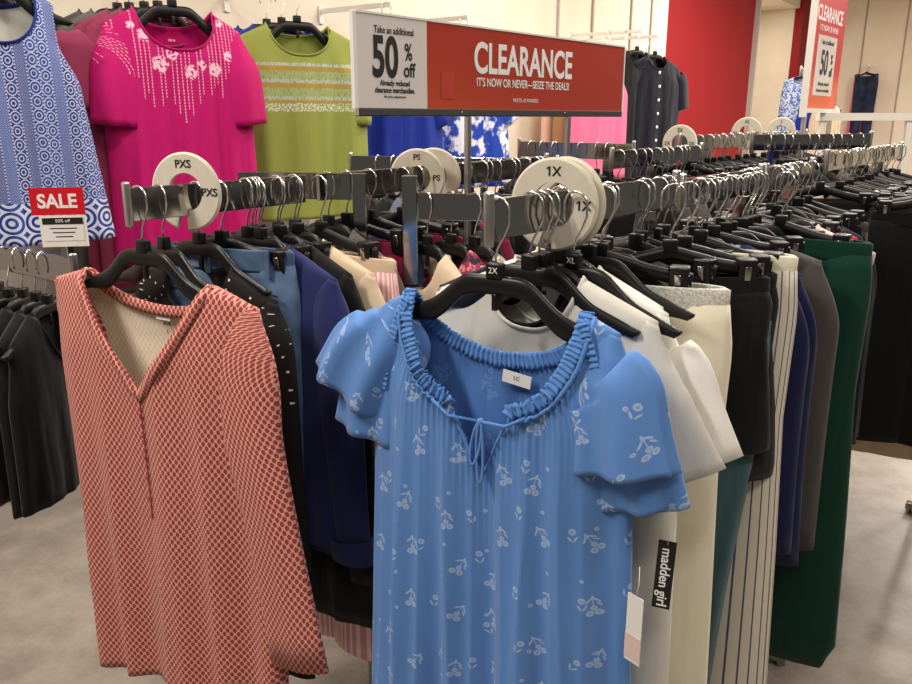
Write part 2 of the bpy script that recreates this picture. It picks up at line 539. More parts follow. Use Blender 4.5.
def neckband(T, w=.008, mat=None, parent=None, name='neckband', flat=.45):
    f, b = T.neck_pts(24)
    bm = bmesh.new(); tube(bm, f+b, w, 8, closed=True, flat=flat, up=(0, 0, 1))
    return obj(name, bm, mat, parent)
def sleeve_bm(side, path, n=22, wave=0, nw=5, sub=4, ph=0, v0=0):
    """path rows: (x, z, in-plane radius, depth radius, y)"""
    bm = bmesh.new(); uv = bm.loops.layers.uv.new('UVMap')
    rows = []
    for i in range(len(path)-1):
        for k in range(sub):
            t = k/sub; t2 = t
            rows.append([lerp(a, b, t2) for a, b in zip(path[i], path[i+1])])
    rows.append(list(path[-1]))
    # smooth
    for _ in range(2):
        rows = [rows[0]]+[[(a+2*b+c)/4 for a, b, c in zip(rows[i-1], rows[i], rows[i+1])] for i in range(1, len(rows)-1)]+[rows[-1]]
    R = []; N = len(rows); L = 0; Ls = []
    for i, (x, z, a, b, y) in enumerate(rows):
        p0 = rows[max(0, i-1)]; p1 = rows[min(N-1, i+1)]
        tx, tz = p1[0]-p0[0], p1[1]-p0[1]; l = math.hypot(tx, tz) or 1; tx /= l; tz /= l
        if i: L += math.hypot(x-rows[i-1][0], z-rows[i-1][1])
        Ls.append(L)
        q = i/(N-1); ring = []
        for k in range(n):
            an = 2*PI*k/n
            wv = 1+wave*q*math.sin(nw*an+ph+1.5*q)
            u = math.cos(an)*a*(1+.25*wave*q*math.sin(nw*an*.5+ph)); w = math.sin(an)*b*wv+.25*wave*b*q*math.cos(nw*an+2)
            ring.append(bm.verts.new((side*(x-tz*u), y+w, Z0+z+tx*u)))
        R.append(ring)
    for i in range(N-1):
        for k in range(n):
            q = [R[i][k], R[i][(k+1) % n], R[i+1][(k+1) % n], R[i+1][k]]
            kk = [k, k+1, k+1, k]; ii = [i, i, i+1, i+1]
            if side < 0: q.reverse(); kk.reverse(); ii.reverse()
            f = bm.faces.new(q)
            for lp, a, c in zip(f.loops, kk, ii): an = 2*PI*a/n; lp[uv].uv = (rows[c][2]*((1-math.cos(an)) if an <= PI+.01 else 3+math.cos(an))+.5+.37*side, -Ls[c]+v0)
    bmesh.ops.recalc_face_normals(bm, faces=bm.faces)
    return bm
def head(T, b=.028, y=0):
    return [(T.SW-.010, -T.SS-.002, .010, .008, 0), (T.SW-.020, -T.SS-.028, .034, b*.6, y*.3), (T.SW-.026, -T.SS-.07, .058, b*.9, y*.6)]
def short_sleeve(T, l=.17, a=.095, b=.028, flare=.1):
    x0 = T.SW-.03
    return head(T, b)+[(x0+.01, -T.SS-.12, a*.78, b, 0), (x0+.02+l*.12, -T.SS-.085-l*.6, a*.82, b, 0), (x0+.03+l*(.18+flare), -T.SS-.085-l, a*.86, b*1.05, 0)]
def long_sleeve(T, l=.52, a=.078, cuff=.05, b=.03, out=.02, y=0):
    x0 = T.SW-.03
    return head(T, b, y)+[(x0+.004, -T.SS-.13, a*.9, b, y*.8), (x0+.008, -T.SS-.22, a*.84, b, y), (x0+.008+out*.5, -T.SS-.06-l*.6, a*.74, b*.95, y), (x0+.012+out, -T.SS-.08-l, cuff, b*.8, y)]
def make_top(name, label, cat, T, mat, inner=None, sleeves=None, sl=None, group=None, band=True, wave=.15, bandmat=None, n=40, rows=30, tagc=True):
    t = thing(name.replace('_top', '_shirt'), label, cat, group=group)
    mats = [M[mat], M[inner or mat]]
    b = solid(obj('body', T.body(n, rows), mats, t), .0022, -1, 1)
    if sleeves:
        for i, s in enumerate((-1, 1)):
            p = sleeves if not isinstance(sleeves, dict) else sleeves.get(s)
            if p: solid(obj('sleeve', sleeve_bm(s, p, wave=wave, ph=i*1.9), mats, t), .002, -1, 1)
    if band: neckband(T, .0075, M[bandmat or mat], t)
    if tagc:
        q = T.pt(0, 1, 0); bm = bmesh.new(); box(bm, (q.x, q.y-.006, q.z-.016), (.036, .0012, .020)); obj('neck_label', bm, M['paper'], t, False)
    return t
def make_pants(name, label, mat, W=.34, L=.98, cuff=.10, D=.03, band=None, group=None, cat='pants', seed=1, y=0, spread=.0, rise=.28, knot=0, gather=False, z0=-.158):
    t = thing(name, label, cat, group=group); r = random.Random(seed)
    def leg(s):
        bm = bmesh.new(); uv = bm.loops.layers.uv.new('UVMap'); N = 30; n = 22; R = []
        ph = r.uniform(0, 6)
        for i in range(N+1):
            q = i/N; z = z0-.028-q*(L-.028)
            c = lerp(W*.25, W*.26+spread, q); hw = curve([(0, W*.252), (.08, W*.275), (.3, W*.262), (.6, lerp(W*.25, cuff, .6)), (.94, cuff), (.965, cuff*.9 if gather else cuff), (1, cuff*.82 if gather else cuff)], q)
            dd = D*curve([(0, .5), (.1, .85), (1, .9)], q)
            ring = []
            for k in range(n):
                an = 2*PI*k/n
                cx, cy = math.cos(an), math.sin(an)
                x = s*c+hw*(abs(cx)**.8)*(1 if cx > 0 else -1)
                yy = dd*cy*(1+.3*min(1, q*3)*math.sin(3*an+ph+2*q))+.012*q*math.sin(x*28+ph)
                ring.append(bm.verts.new((x, yy+y, z)))
            R.append(ring)
        for i in range(N):
            for k in range(n):
                f = bm.faces.new((R[i][k], R[i+1][k], R[i+1][(k+1) % n], R[i][(k+1) % n]))
                for lp, (ii, kk) in zip(f.loops, ((i, k), (i+1, k), (i+1, k+1), (i, k+1))): lp[uv].uv = (abs(kk/n-.5)*4*W*.26+s*.5, -ii/N*L)
        bmesh.ops.recalc_face_normals(bm, faces=bm.faces)
        return solid(obj('leg', bm, M[mat], t), .002)
    leg(-1); leg(1)
    bm = bmesh.new(); ring = []
    n = 40; R = []
    for j, (z, g) in enumerate(((0, .96), (-.004, 1), (-.02, 1.0), (-.038, 1.0), (-.044, .99))):
        rr = []
        for k in range(n):
            an = 2*PI*k/n; cx, cy = math.cos(an), math.sin(an)
            puck = 1+(.06*math.sin(k*2.7) if knot else 0)
            rr.append(bm.verts.new((W*.5*g*(abs(cx)**.7)*(1 if cx > 0 else -1), y+D*.62*cy*puck, z0+z)))
        R.append(rr)
    for A, B in zip(R, R[1:]):
        for k in range(n): bm.faces.new((A[k], B[k], B[(k+1) % n], A[(k+1) % n]))
    bmesh.ops.recalc_face_normals(bm, faces=bm.faces)
    solid(obj('waistband', bm, M[band or mat], t), .003)
    return t

# ------------------------------------------------------------------ racks
class Rail:
    def __init__(s, a, b, z=RAIL):
        s.a = Vector((a[0], a[1], z)); d = Vector((b[0], b[1], z))-s.a
        s.len = d.length; s.e = d.normalized(); s.h = Vector((s.e.y, -s.e.x, 0)); s.yaw = math.atan2(s.h.y, s.h.x)
    def at(s, t): return s.a+s.e*t
    def hang(s, o, t, yaw=0, side=0):
        k = getattr(s, 'sc', 1); o.scale = (k, k, k)
        o.location = s.at(t)+s.h*side; o.rotation_euler = (0, 0, s.yaw+yaw); return o
RH = .060
def add_arm(root, rail, caps=(1, 1), mat='chrome', h=RH, th=.012):
    bm = bmesh.new(); R = Matrix.Rotation(rail.yaw, 3, 'Z')
    box(bm, rail.at(rail.len/2)-root.location-Vector((0, 0, h/2+.0004)), (th, rail.len, h), R, .0015)
    a = obj('arm', bm, M[mat], root, False)
    for k, tt in enumerate((-.004, rail.len+.004)):
        if not caps[k]: continue
        bm = bmesh.new()
        c = rail.at(tt)-root.location-Vector((0, 0, h/2))
        box(bm, c, (th+.005, .010, h+.022), R, .0045)
        obj('end_cap', bm, M['steel'], a)
    return a
def add_post(root, xy, top, r=.0155, base=.34, yaw=0, mat='chrome', name='upright', square=True):
    p = Vector((xy[0], xy[1], 0)); L = root.location; R = Matrix.Rotation(yaw, 3, 'Z')
    bm = bmesh.new(); box(bm, p+Vector((0, 0, top/2+.02))-L, (r*2, r*2, top-.04), R, .002)
    o = obj(name, bm, M[mat], root, False)
    if base:
        bm = bmesh.new(); box(bm, p+Vector((0, 0, .03))-L, (base, .04, .028), R, .006); box(bm, p+Vector((0, 0, .03))-L, (.04, base, .028), R, .006)
        for q in (-1, 1):
            box(bm, p+R@Vector((q*(base/2-.02), 0, .009))-L, (.025, .025, .0178)); box(bm, p+R@Vector((0, q*(base/2-.02), .009))-L, (.025, .025, .0178))
        obj('base', bm, M[mat], root, False)
    return o
def size_disc(label, rail, t, txt=None, R=.070, hole=.036, group=None, gap=-2.3, yaw=0, dz=-.030, txt3=True, mat='ivory'):
    t_ = thing('size_divider', label, 'size divider', group=group)
    bm = bmesh.new(); n = 72; g = .17; th = .0045
    A = []
    for i in range(n+1):
        an = gap+g+(2*PI-2*g)*i/n; c, s = math.cos(an), math.sin(an)
        ro = R; pr = [(hole, -th), (ro-.004, -th), (ro, -th+.0035), (ro, th-.0035), (ro-.004, th), (hole, th)]
        A.append([bm.verts.new((c*a, b, s*a)) for a, b in pr])
    for i in range(n):
        for k in range(6): bm.faces.new((A[i][k], A[i][(k+1) % 6], A[i+1][(k+1) % 6], A[i+1][k]))
    bm.faces.new(A[0]); bm.faces.new(list(reversed(A[-1])))
    bmesh.ops.recalc_face_normals(bm, faces=bm.faces)
    obj('disc', bm, M[mat], t_, False)
    if txt:
        one = txt[0] == '1'
        for an in (PI/2, 0)+((PI, ) if txt3 else ()):
            text('size_lettering', txt, .0205, M['ink'], t_, (math.cos(an)*.052, -th-.0006, math.sin(an)*.052), .0003, bold=.0004, flag=one)
    t_.location = rail.at(t)+Vector((0, 0, dz)); t_.rotation_euler = (0, 0, rail.yaw+yaw)
    return t_
# ------------------------------------------------------------------ camera, light
cam = bpy.data.cameras.new('camera'); co = bpy.data.objects.new('camera', cam); C.objects.link(co)
cam.sensor_width = 36; cam.lens = 800/912*36; co.location = (0, 0, EYE); co.rotation_euler = (PI/2-PITCH, 0, 0)
cam.clip_start = .02
sc = bpy.context.scene; sc.camera = co
sc.view_settings.view_transform = 'Standard'; sc.view_settings.look = 'None'
sc.view_settings.exposure = EXPO; sc.view_settings.gamma = 1
w = bpy.data.worlds.new('world'); sc.world = w; w.use_nodes = True
w.node_tree.nodes['Background'].inputs[0].default_value = (1, .95, .88, 1); w.node_tree.nodes['Background'].inputs[1].default_value = AMB
CEIL = 3.5
def lamp(x, y, p, sx=1.2, sy=.3, z=CEIL-.04):
    l = bpy.data.lights.new('ceiling_or_fill_lamp', 'AREA'); l.shape = 'RECTANGLE'; l.size = sx; l.size_y = sy; l.energy = p; l.color = (1, .93, .84)
    o = bpy.data.objects.new('ceiling_or_fill_lamp', l); C.objects.link(o); o.location = (x, y, z); o.rotation_euler = (0, 0, PI/4)
    return o
for x, y, p in LAMPS: lamp(x, y, p)

# ------------------------------------------------------------------ setting
EA = Vector((.585, .811, 0)).normalized(); HA = Vector((EA.y, -EA.x, 0)); YA = math.atan2(EA.y, EA.x)
WK = 1.3
W0 = Vector((-1.186, 2.706, 0))*WK
def WP(s, off=0, z=0): return W0+EA*s-HA*off+Vector((0, 0, z))
struct(bxo('floor', (1.5, 4, -.05), (16, 20, .1), M['floor']))
struct(bxo('ceiling', (1.5, 4, CEIL+.05), (16, 20, .1), M['ceiling']))
RW = Matrix.Rotation(YA, 3, 'Z')
def wall_piece(name, s0, s1, mat, z0=0, z1=CEIL, th=.1, off=.05, parent=None):
    o = bxo(name, (0, 0, 0), (s1-s0, th, z1-z0), mat, parent, rot=None)
    c = WP((s0+s1)/2, off, (z0+z1)/2)
    o.location = c; o.rotation_euler = (0, 0, YA)
    if not parent: struct(o)
    return o
def s_of(u, off=0, v=60):
    """distance along the wall line at photo column u"""
    dx = (u-456)/800; f = 1/(CP+(342-v)/800*SP)*dx
    b = W0-HA*off
    return (f*b.y-b.x)/(EA.x-f*EA.y)
sr0, sr1, sr2, sr3 = s_of(665), s_of(751), s_of(797), s_of(804)
S_END = sr3+.15
wall_piece('wall_left', -3.0, sr0, M['wall'])
wall_piece('wall_back', sr0, sr1, M['red'])
wall_piece('trim_1', sr1-.02, sr1+.03, M['wallgrey'], 0, CEIL, .06, -.03)
# fitting-room doorway: cream reveal, lintel and the recess behind it
ZL = P(775, 8, WP(sr2).y).z
wall_piece('wall_alcove', sr1-.3, sr2+.3, M['wall'], 0, CEIL, .1, .75)
bm = bmesh.new(); box(bm, (0, 0, 0), (.08, .7, CEIL)); o = struct(obj('trim_2', bm, M['wall'], None, False)); o.location = WP(sr1+.0, .40, CEIL/2); o.rotation_euler = (0, 0, YA)
bm = bmesh.new(); box(bm, (0, 0, 0), (.08, .7, CEIL)); o = struct(obj('trim_3', bm, M['wall'], None, False)); o.location = WP(sr2+.05, .40, CEIL/2); o.rotation_euler = (0, 0, YA)
wall_piece('trim_4', sr1+.03, sr2, M['wall'], ZL, CEIL, .66, .37)
wall_piece('trim_5', sr2, sr3, M['red'], 0, CEIL, .12, .04)
wall_piece('wall_end', sr3, S_END, M['wall'])
# far right wall
WR0 = WP(S_END)
o = bxo('wall_right', (3.5, -.05-.0, CEIL/2), (7, .1, CEIL), M['wall']); o.location = (WR0.x, WR0.y, 0); o.rotation_euler = (0, 0, math.atan2(HA.y, HA.x)); struct(o)
# rotate so that its face looks to the room
o.data.transform(Matrix.Translation((0, .1, 0)))
def WRP(u, v=60, off=.02):
    dx = (u-456)/800; f = dx/(CP+(342-v)/800*SP)
    b = WR0-EA*off; s = (f*b.y-b.x)/(HA.x-f*HA.y); return b+HA*s
YH = math.atan2(HA.y, HA.x)
for i, (u, wd) in enumerate(((861, .02), (902, .02))):
    p = WRP(u, 60, .006); o = struct(bxo('trim_%d' % (6+i), (0, 0, CEIL/2), (wd, .012, CEIL), M['seam'])); o.location = p; o.rotation_euler = (0, 0, YH)
for i, u in enumerate((556, 590, 628, 648)):
    s = s_of(u); o = wall_piece('trim_%d' % (8+i), s-.012, s+.012, M['wallgrey' if i == 0 else 'seam'], 0, CEIL, .016, -.008)
wall_piece('baseboard_left', -3.0, sr1, M['wallgrey'], 0, .12, .02, -.01)
wall_piece('trim_12', -3.0, 1.2, M['wallgrey'], .12, 1.62, .03, -.015)

q = WP((sr1+sr2)/2, .36); lamp(q.x, q.y, 14, .6, .3, ZL-.03)  # fill lamp added under the lintel to brighten the recess, no known fixture
# ------------------------------------------------------------------ racks
fA = Vector((-.586, 1.45)); eA = Vector((.585, .811)).normalized()
def RA(t0, t1, z=RAIL): return Rail(fA+eA*t0, fA+eA*t1, z)
fB = Vector((.05, 1.165)); eB = Vector((.63, .776)).normalized()
def RB(t0, t1, z=RAIL): return Rail(fB+eB*t0, fB+eB*t1, z)
A1, A2 = RA(0, .425), RA(.47, 1.5)
B1, B2, B3 = RB(0, .625, 1.538), RB(.665, 1.13), RB(1.17, 1.56)
rack = thing('garment_rack', 'chrome garment rack with two square uprights behind coral and blue tops', 'clothes rack', (P(386, 200, 1.84).x, 1.84, 0))
a = P(239, 180, 1.88); b = P(351, 180, 1.845); c = P(405, 180, 1.84); d = P(532, 180, 1.79)
ML = Rail((a.x, a.y), (b.x, b.y), RAIL+.001); MR = Rail((c.x, c.y), (d.x, d.y), 1.487)
add_arm(rack, A1, (1, 0)); add_arm(rack, ML, (0, 0)); add_arm(rack, MR, (0, 1)); add_arm(rack, A2, (0, 1))
add_post(rack, P(360, 200, 1.84), RAIL, base=.5); add_post(rack, P(410, 200, 1.84), RAIL-.005, .017, base=.5)
p = P(355, 286, 1.84); bxo('lower_bar', Vector(((P(352, 286, 1.84).x+P(446, 286, 1.84).x)/2, 1.81, p.z))-rack.location, (.25, .008, .008), M['chrome'], rack)
bxo('lower_bar', Vector(((P(352, 286, 1.84).x+P(446, 286, 1.84).x)/2, 1.93, p.z))-rack.location, (.25, .008, .008), M['chrome'], rack)
add_post(rack, A2.at(.5), RAIL-.07, base=.3)
rb = thing('garment_rack', 'chrome garment rack with 1X size disc, blue blouse hung at its front', 'clothes rack', (B1.at(.5).x, B1.at(.5).y, 0))
add_arm(rb, B1); add_post(rb, B1.at(.5), 1.538-RH, base=.3, yaw=B1.yaw)
rc = thing('garment_rack', 'chrome rack arm crowded with hooks just behind the 1X rack', 'clothes rack', (B2.at(.3).x, B2.at(.3).y, 0))
add_arm(rc, B2); add_post(rc, B2.at(.35), RAIL-RH, base=.3, yaw=B2.yaw)
rd = thing('garment_rack', 'chrome rack arm farthest back in the row that begins with the 1X disc', 'clothes rack', (B3.at(.2).x, B3.at(.2).y, 0))
add_arm(rd, B3); add_post(rd, B3.at(.2), RAIL-RH, base=.3, yaw=B3.yaw)
# racks behind
def simple_rack(label, rails, posts, base=.34):
    r = thing('garment_rack', label, 'clothes rack', (posts[0][0], posts[0][1], 0))
    for q in rails: add_arm(r, q)
    for q in posts: add_post(r, q, rails[0].a.z-RH, base=base, yaw=rails[0].yaw)
    return r
def RP(u0, y0, u1, y1, z): a = P(u0, 160, y0); b = P(u1, 160, y1); return Rail((a.x, a.y), (b.x, b.y), z)
N1 = RP(352, 2.85, 556, 2.62, 1.525); N2 = RP(520, 3.35, 632, 3.0, 1.56)
simple_rack('chrome rack of black tops below the white part of the clearance sign', [N1], [N1.at(.2), N1.at(N1.len-.1)])
simple_rack('chrome rack standing below the right half of the clearance sign', [N2], [N2.at(.1), N2.at(N2.len-.1)])
p = P(680, 140, 3.35); O1 = Rail((p.x, p.y), (p.x+eB.x*1.7, p.y+eB.y*1.7), 1.58)
simple_rack('far chrome rack with white size discs in front of the red wall', [O1], [O1.at(.3), O1.at(1.4)])
p = P(612, 160, 2.75); q = P(700, 160, 3.3); O2 = Rail((p.x, p.y), (q.x, q.y), 1.545)
simple_rack('chrome rack between 1X disc and navy shirt on the wall', [O2], [O2.at(.3)])
p = P(828, 150, 2.62); C1 = Rail((p.x, p.y), (p.x+eB.x*1.1, p.y+eB.y*1.1), 1.545)
p = P(936, 150, 2.40); C2 = Rail((p.x, p.y), (p.x+eB.x*1.0, p.y+eB.y*1.0), 1.535)
simple_rack('chrome rack of black trousers behind the green pants', [C1], [C1.at(.75)], .10)
simple_rack('chrome rack of black trousers at the right edge of the photo', [C2], [C2.at(.95)], .10)
a = P(752, 150, 3.15); b = P(868, 150, 3.3); C3 = Rail((a.x, a.y), (b.x, b.y), 1.59)
simple_rack('chrome rack arm under the tall hanging clearance banner', [C3], [C3.at(.1), C3.at(C3.len-.08)])
# low wall arm at the left
b = P(72, 258, 1.72); gl = (b-W0).xy.dot(HA.xy)-.03
G1 = Rail((b.x, b.y), (b.x-HA.x*gl, b.y-HA.y*gl), P(72, 258, 1.72).z)
g = thing('wall_bracket', 'low chrome face-out arm with black vests under the SALE card', 'bracket', tuple(G1.at(gl-.01)))
add_arm(g, G1, (1, 0)); o = bxo('wall_plate', (0, 0, -.06), (.05, .012, .16), M['steel'], g); o.rotation_euler = (0, 0, G1.yaw)
# white table rack far right
r = thing('garment_rack', 'white metal rack with a flat top bar at far right', 'clothes rack', (P(826, 116, 4.6).x, 4.6, 0))
x0, x1 = P(818, 116, 4.6).x, P(915, 116, 4.6).x; zt = P(820, 113, 4.6).z
bxo('top_bar', ((x0+x1)/2-r.location.x, 0, zt-.02), (x1-x0, .05, .04), M['whitemetal'], r)
for k, x in enumerate((x0+.03, x1-.03)): bxo('upright', (x-r.location.x, 0, zt/2-.02), (.03, .03, zt-.042), M['whitemetal'], r)

# ------------------------------------------------------------------ size discs
size_disc('round white size disc lettered 1X on the front rail above the blue blouse', B1, .17, '1X', R=.0745, gap=-1.75, yaw=.18, dz=-.022)
size_disc('plain white size disc just behind the 1X disc', B1, .205, None, R=.0745, dz=-.022)
size_disc('round white size disc lettered PXS above the coral top', A1, .122, 'PXS', R=.0745, gap=-1.75, yaw=.36, dz=-.016)
d1 = size_disc('front white size disc lettered PS beneath the clearance sign', A2, .36, 'PS', R=.0745, yaw=.4)
size_disc('second white size disc right behind the PS disc', A2, .43, None, R=.0745, yaw=.4)
0 and size_disc('white size disc mirrored on the back half of the PXS rail', A1, .36, 'PXS', R=.062)
size_disc('far white size disc in front of the navy buttoned shirt', O1, .0, '2X', R=.0745, dz=-.03)
size_disc('half hidden far size disc at the foot of the red wall', O1, .75, 'XL', R=.0745, dz=-.0)
size_disc('farthest white size disc before the white doorway', O1, 1.25, 'L', R=.0745, dz=.0)
# ------------------------------------------------------------------ rail A : coral top and what hangs behind it
def put(rail, o, t, yaw=0, side=0): return rail.hang(o, t, yaw, side)
def pair(rail, t, g, hl, yaw=0, clip=False, size=None, side=0, hgroup=None):
    h = make_clip_hanger(hl, hgroup) if clip else make_hanger(hl, size, hgroup)
    put(rail, h, t, yaw, side)
    if g: put(rail, g, t, yaw, side)
    return h
# coral tunic
T = Top(SW=.262, NW=.158, SS=.028, ND=.205, BD=.06, L=.845, arm=.268, hem=.272, D=.05, vneck=.85, fold=.022, nf=4, seed=5, armz=.2, hemwave=.03)
coral = make_top('coral_tunic', 'coral tunic printed with dark red ovals, V neck, hung at the front left', 'top', T, 'coral', 'coralin', band=False, n=60, rows=60)
sp = long_sleeve(T, l=.56, a=.078, cuff=.066, b=.022, out=.072, y=-.016)
solid(obj('sleeve', sleeve_bm(1, sp, wave=.1, ph=.4), [M['coral'], M['coralin']], coral), .002, -1, 1)
spl = head(T, .02, .03)+[(T.SW-.03, -.14, .06, .022, .035), (T.SW-.045, -.3, .055, .022, .04), (T.SW-.06, -.5, .05, .02, .04)]
solid(obj('sleeve', sleeve_bm(-1, spl, wave=.1), [M['coral'], M['coralin']], coral), .002, -1, 1)
f, b = T.neck_pts(40)
def band_strip(pts, w, out=.003, name='neckband', mat=None, parent=None, dirs=None, uvs=True, mid=None):
    bm = bmesh.new(); uv = bm.loops.layers.uv.new('UVMap'); R = []
    for i, p in enumerate(pts):
        t = (pts[min(i+1, len(pts)-1)]-pts[max(i-1, 0)]).normalized()
        nrm = Vector((-t.z, 0, t.x)) if dirs is None else dirs
        R.append([bm.verts.new(p+nrm*.003+Vector((0, -out, 0))), bm.verts.new(p-nrm*w*.5+Vector((0, -out*1.8, 0))), bm.verts.new(p-nrm*w+Vector((0, -out, 0)))])
    for i in range(len(R)-1):
        for k in range(2):
            fc = bm.faces.new((R[i][k], R[i+1][k], R[i+1][k+1], R[i][k+1]))
            for lp in fc.loops: lp[uv].uv = (lp.vert.co.x+.4, lp.vert.co.z*.97+.003)
    return solid(obj(name, bm, mat, parent), .0025, 0)
band_strip(f, .017, .004, 'neckband', M['coral'], coral)
band_strip([T.pt(x/30*T.NW/T.SW, 1, 0)+Vector((0, -.006, 0)) for x in range(-30, 31)], .019, .002, 'neckband', M['coral'], coral)
zv = T.pt(0, 1, 1)
pl = [T.pt(.0, 1-.012*k, 1)+Vector((0, -.0035, 0)) for k in range(0, 34)]
bm = bmesh.new(); tube(bm, pl, .0022, 6, flat=.6); obj('placket', bm, M['coral'], coral)
for k in range(1, 6):
    q = T.pt(0, 1-.065*k, 1); bm = bmesh.new(); bmesh.ops.create_uvsphere(bm, u_segments=10, v_segments=6, radius=.0042); bmesh.ops.scale(bm, vec=(1, .5, 1), verts=bm.verts); o = obj('button', bm, M['coral'], coral); o.location = q+Vector((0, -.007, 0))
q = T.pt(.03, 1, 0)
text('printed_label', 'croft', .011, M['ink'], coral, (q.x+.0, q.y-.005, q.z-.032), .0002)
text('printed_label', 'S', .010, M['ink'], coral, (q.x+.0, q.y-.005, q.z-.048), .0002)
pair(A1, .018, coral, 'front black hanger under the PXS disc holding the coral tunic', yaw=.10, side=-.0); coral.location.z -= .026; coral.scale = (1.06, 1.06, 1.06)
T2 = Top(SW=.205, NW=.095, SS=.05, ND=.1, L=.86, arm=.235, hem=.25, seed=8)
g = make_top('black_top', 'black top with scattered silver studs right behind the coral tunic', 'top', T2, 'stud', 'black', sleeves=long_sleeve(T2, l=.62, a=.07), tagc=False)
pair(A1, .145, g, 'black hanger second on the PXS rail holding the studded top', yaw=.04, side=-.005); g.location.z -= .03
g = make_pants('denim_jeans', 'washed blue jeans clipped behind the coral tunic', 'denim', W=.33, L=.95, cuff=.07, D=.035, cat='jeans', seed=3, z0=-.128)
for s in (-1, 1):
    bxo('pocket_seam', (s*.10, -.033, -.205), (.09, .003, .003), M['darkdenim'], g, rot=Matrix.Rotation(s*.2, 3, 'Y'))
for x in (-.11, -.02, .12):
    bxo('belt_loop', (x, -.026, -.152), (.010, .005, .052), M['denim'], g, .001)
pair(A1, .188, g, 'clip hanger with chrome spring holding the blue jeans', yaw=.26, clip=True, side=.01)
T3 = Top(SW=.21, NW=.09, SS=.05, ND=.08, L=.64, arm=.25, hem=.25, seed=9)
g = make_top('navy_hoodie', 'blue cotton jacket with cuffed sleeve hanging between coral and blue tops', 'jacket', T3, 'hoodie', sleeves=long_sleeve(T3, l=.50, a=.085, cuff=.05, out=.03), wave=.25, tagc=False)
cf = long_sleeve(T3, l=.50, a=.085, cuff=.05, out=.03)[-1]
for s in (-1, 1): obj('cuff', sleeve_bm(s, [(cf[0]-.004, cf[1]+.03, .055, .033, 0), (cf[0], cf[1]+.0, .058, .034, 0), (cf[0]+.001, cf[1]-.022, .054, .030, 0)]), M['hoodie'], g)
pair(A1, .262, g, 'black hanger third behind the coral tunic holding the blue jacket', yaw=.0, side=.04)
T4 = Top(SW=.205, NW=.09, SS=.05, ND=.09, L=.84, arm=.235, hem=.25, seed=10)
g = make_top('black_top', 'plain long black top between blue jacket and cream cardigan', 'top', T4, 'softblack', sleeves=long_sleeve(T4, l=.6, a=.07), tagc=False)
pair(A1, .315, g, 'black hanger holding the plain long black top on the PXS rail', yaw=-.02, side=.04)
T5 = Top(SW=.215, NW=.08, SS=.055, ND=.10, L=.70, arm=.24, hem=.25, seed=11)
g = make_top('cream_cardigan', 'cream cardigan edge showing left of the blue blouse', 'cardigan', T5, 'beige', sleeves=long_sleeve(T5, l=.54, a=.075), tagc=False)
pair(A1, .36, g, 'black hanger holding the cream cardigan on the PXS rail', yaw=0, side=.045)
g = make_pants('striped_pants', 'pink and white striped pants hanging low between the two front tops', 'pinkstripe', W=.42, L=.98, cuff=.115, D=.03, seed=12, band='beige')
pair(A1, .405, g, 'clip hanger holding the pink striped pants', clip=True, yaw=.0, side=.07)
T6 = Top(SW=.20, NW=.08, SS=.065, ND=.08, L=.60, arm=.23, hem=.24, seed=13)
g = make_top('grey_sweater', 'taupe grey sweater left of the chrome uprights', 'sweater', T6, 'taupe', sleeves=long_sleeve(T6, l=.5), tagc=False)
pair(A2, .03, g, 'black hanger holding the taupe sweater', yaw=.0, side=.0)
g = make_pants('maroon_pants', 'maroon pants clipped left of the nearer chrome upright', 'maroon', W=.30, L=.9, D=.03, seed=14)
pair(A2, .09, g, 'clip hanger holding the maroon pants left of the upright', clip=True, yaw=.25)
g = make_pants('maroon_pants', 'maroon pants seen between the two chrome uprights', 'maroon', W=.34, L=.9, D=.03, seed=15)
pair(A2, .26, g, 'clip hanger holding the maroon pants between the uprights', clip=True, yaw=.15, side=.03)
g = make_pants('denim_jeans', 'narrow blue jeans edge showing between maroon pants and chrome upright', 'denim', W=.30, L=.95, D=.03, cat='jeans', seed=16)
pair(A2, .17, g, 'clip hanger holding the narrow blue jeans', clip=True, yaw=.15)

# ------------------------------------------------------------------ rail B : blue blouse and what hangs behind it
T = Top(SW=.20, NW=.150, SS=.022, ND=.160, BD=.100, L=.84, arm=.228, hem=.262, D=.05, slit=(.11, .32), fold=.034, nf=5, gather=.0045, seed=21, armz=.19, hemwave=0)
bl = make_top('blue_blouse', 'sky blue blouse with white flower sprigs, ruffled neck and flutter sleeves', 'blouse', T, 'sprig', 'sprigin', band=False, n=170, rows=70, tagc=False)
mats = [M['sprig'], M['sprigin']]
spL = [(T.SW-.010, -T.SS-.003, .010, .008, 0), (T.SW-.008, -.048, .036, .02, 0), (T.SW+.006, -.082, .066, .030, -.004), (T.SW+.042, -.125, .082, .034, -.008), (T.SW+.078, -.190, .088, .036, -.008)]
spR = head(T, .03, -.01)+[(T.SW-.005, -.105, .074, .036, -.012), (T.SW+.012, -.16, .070, .040, -.016), (T.SW+.022, -.215, .078, .042, -.018)]
spR2 = head(T, .024, .008)+[(T.SW+.004, -.15, .062, .032, .008), (T.SW+.03, -.215, .062, .034, .008), (T.SW+.044, -.275, .066, .036, .008)]
solid(obj('sleeve', sleeve_bm(-1, spL, 40, wave=.3, nw=6, sub=7), mats, bl), .0018, -1, 1)
solid(obj('sleeve', sleeve_bm(1, spR, 40, wave=.32, nw=5, ph=1, sub=7), mats, bl), .0018, -1, 1)
solid(obj('sleeve_ruffle', sleeve_bm(1, spR2, 40, wave=.34, nw=6, ph=2, sub=7), mats, bl), .0018, -1, 1)
spL2 = head(T, .024, .008)+[(T.SW+.010, -.13, .066, .034, .008), (T.SW+.03, -.18, .07, .036, .008), (T.SW+.046, -.262, .074, .038, .008)]
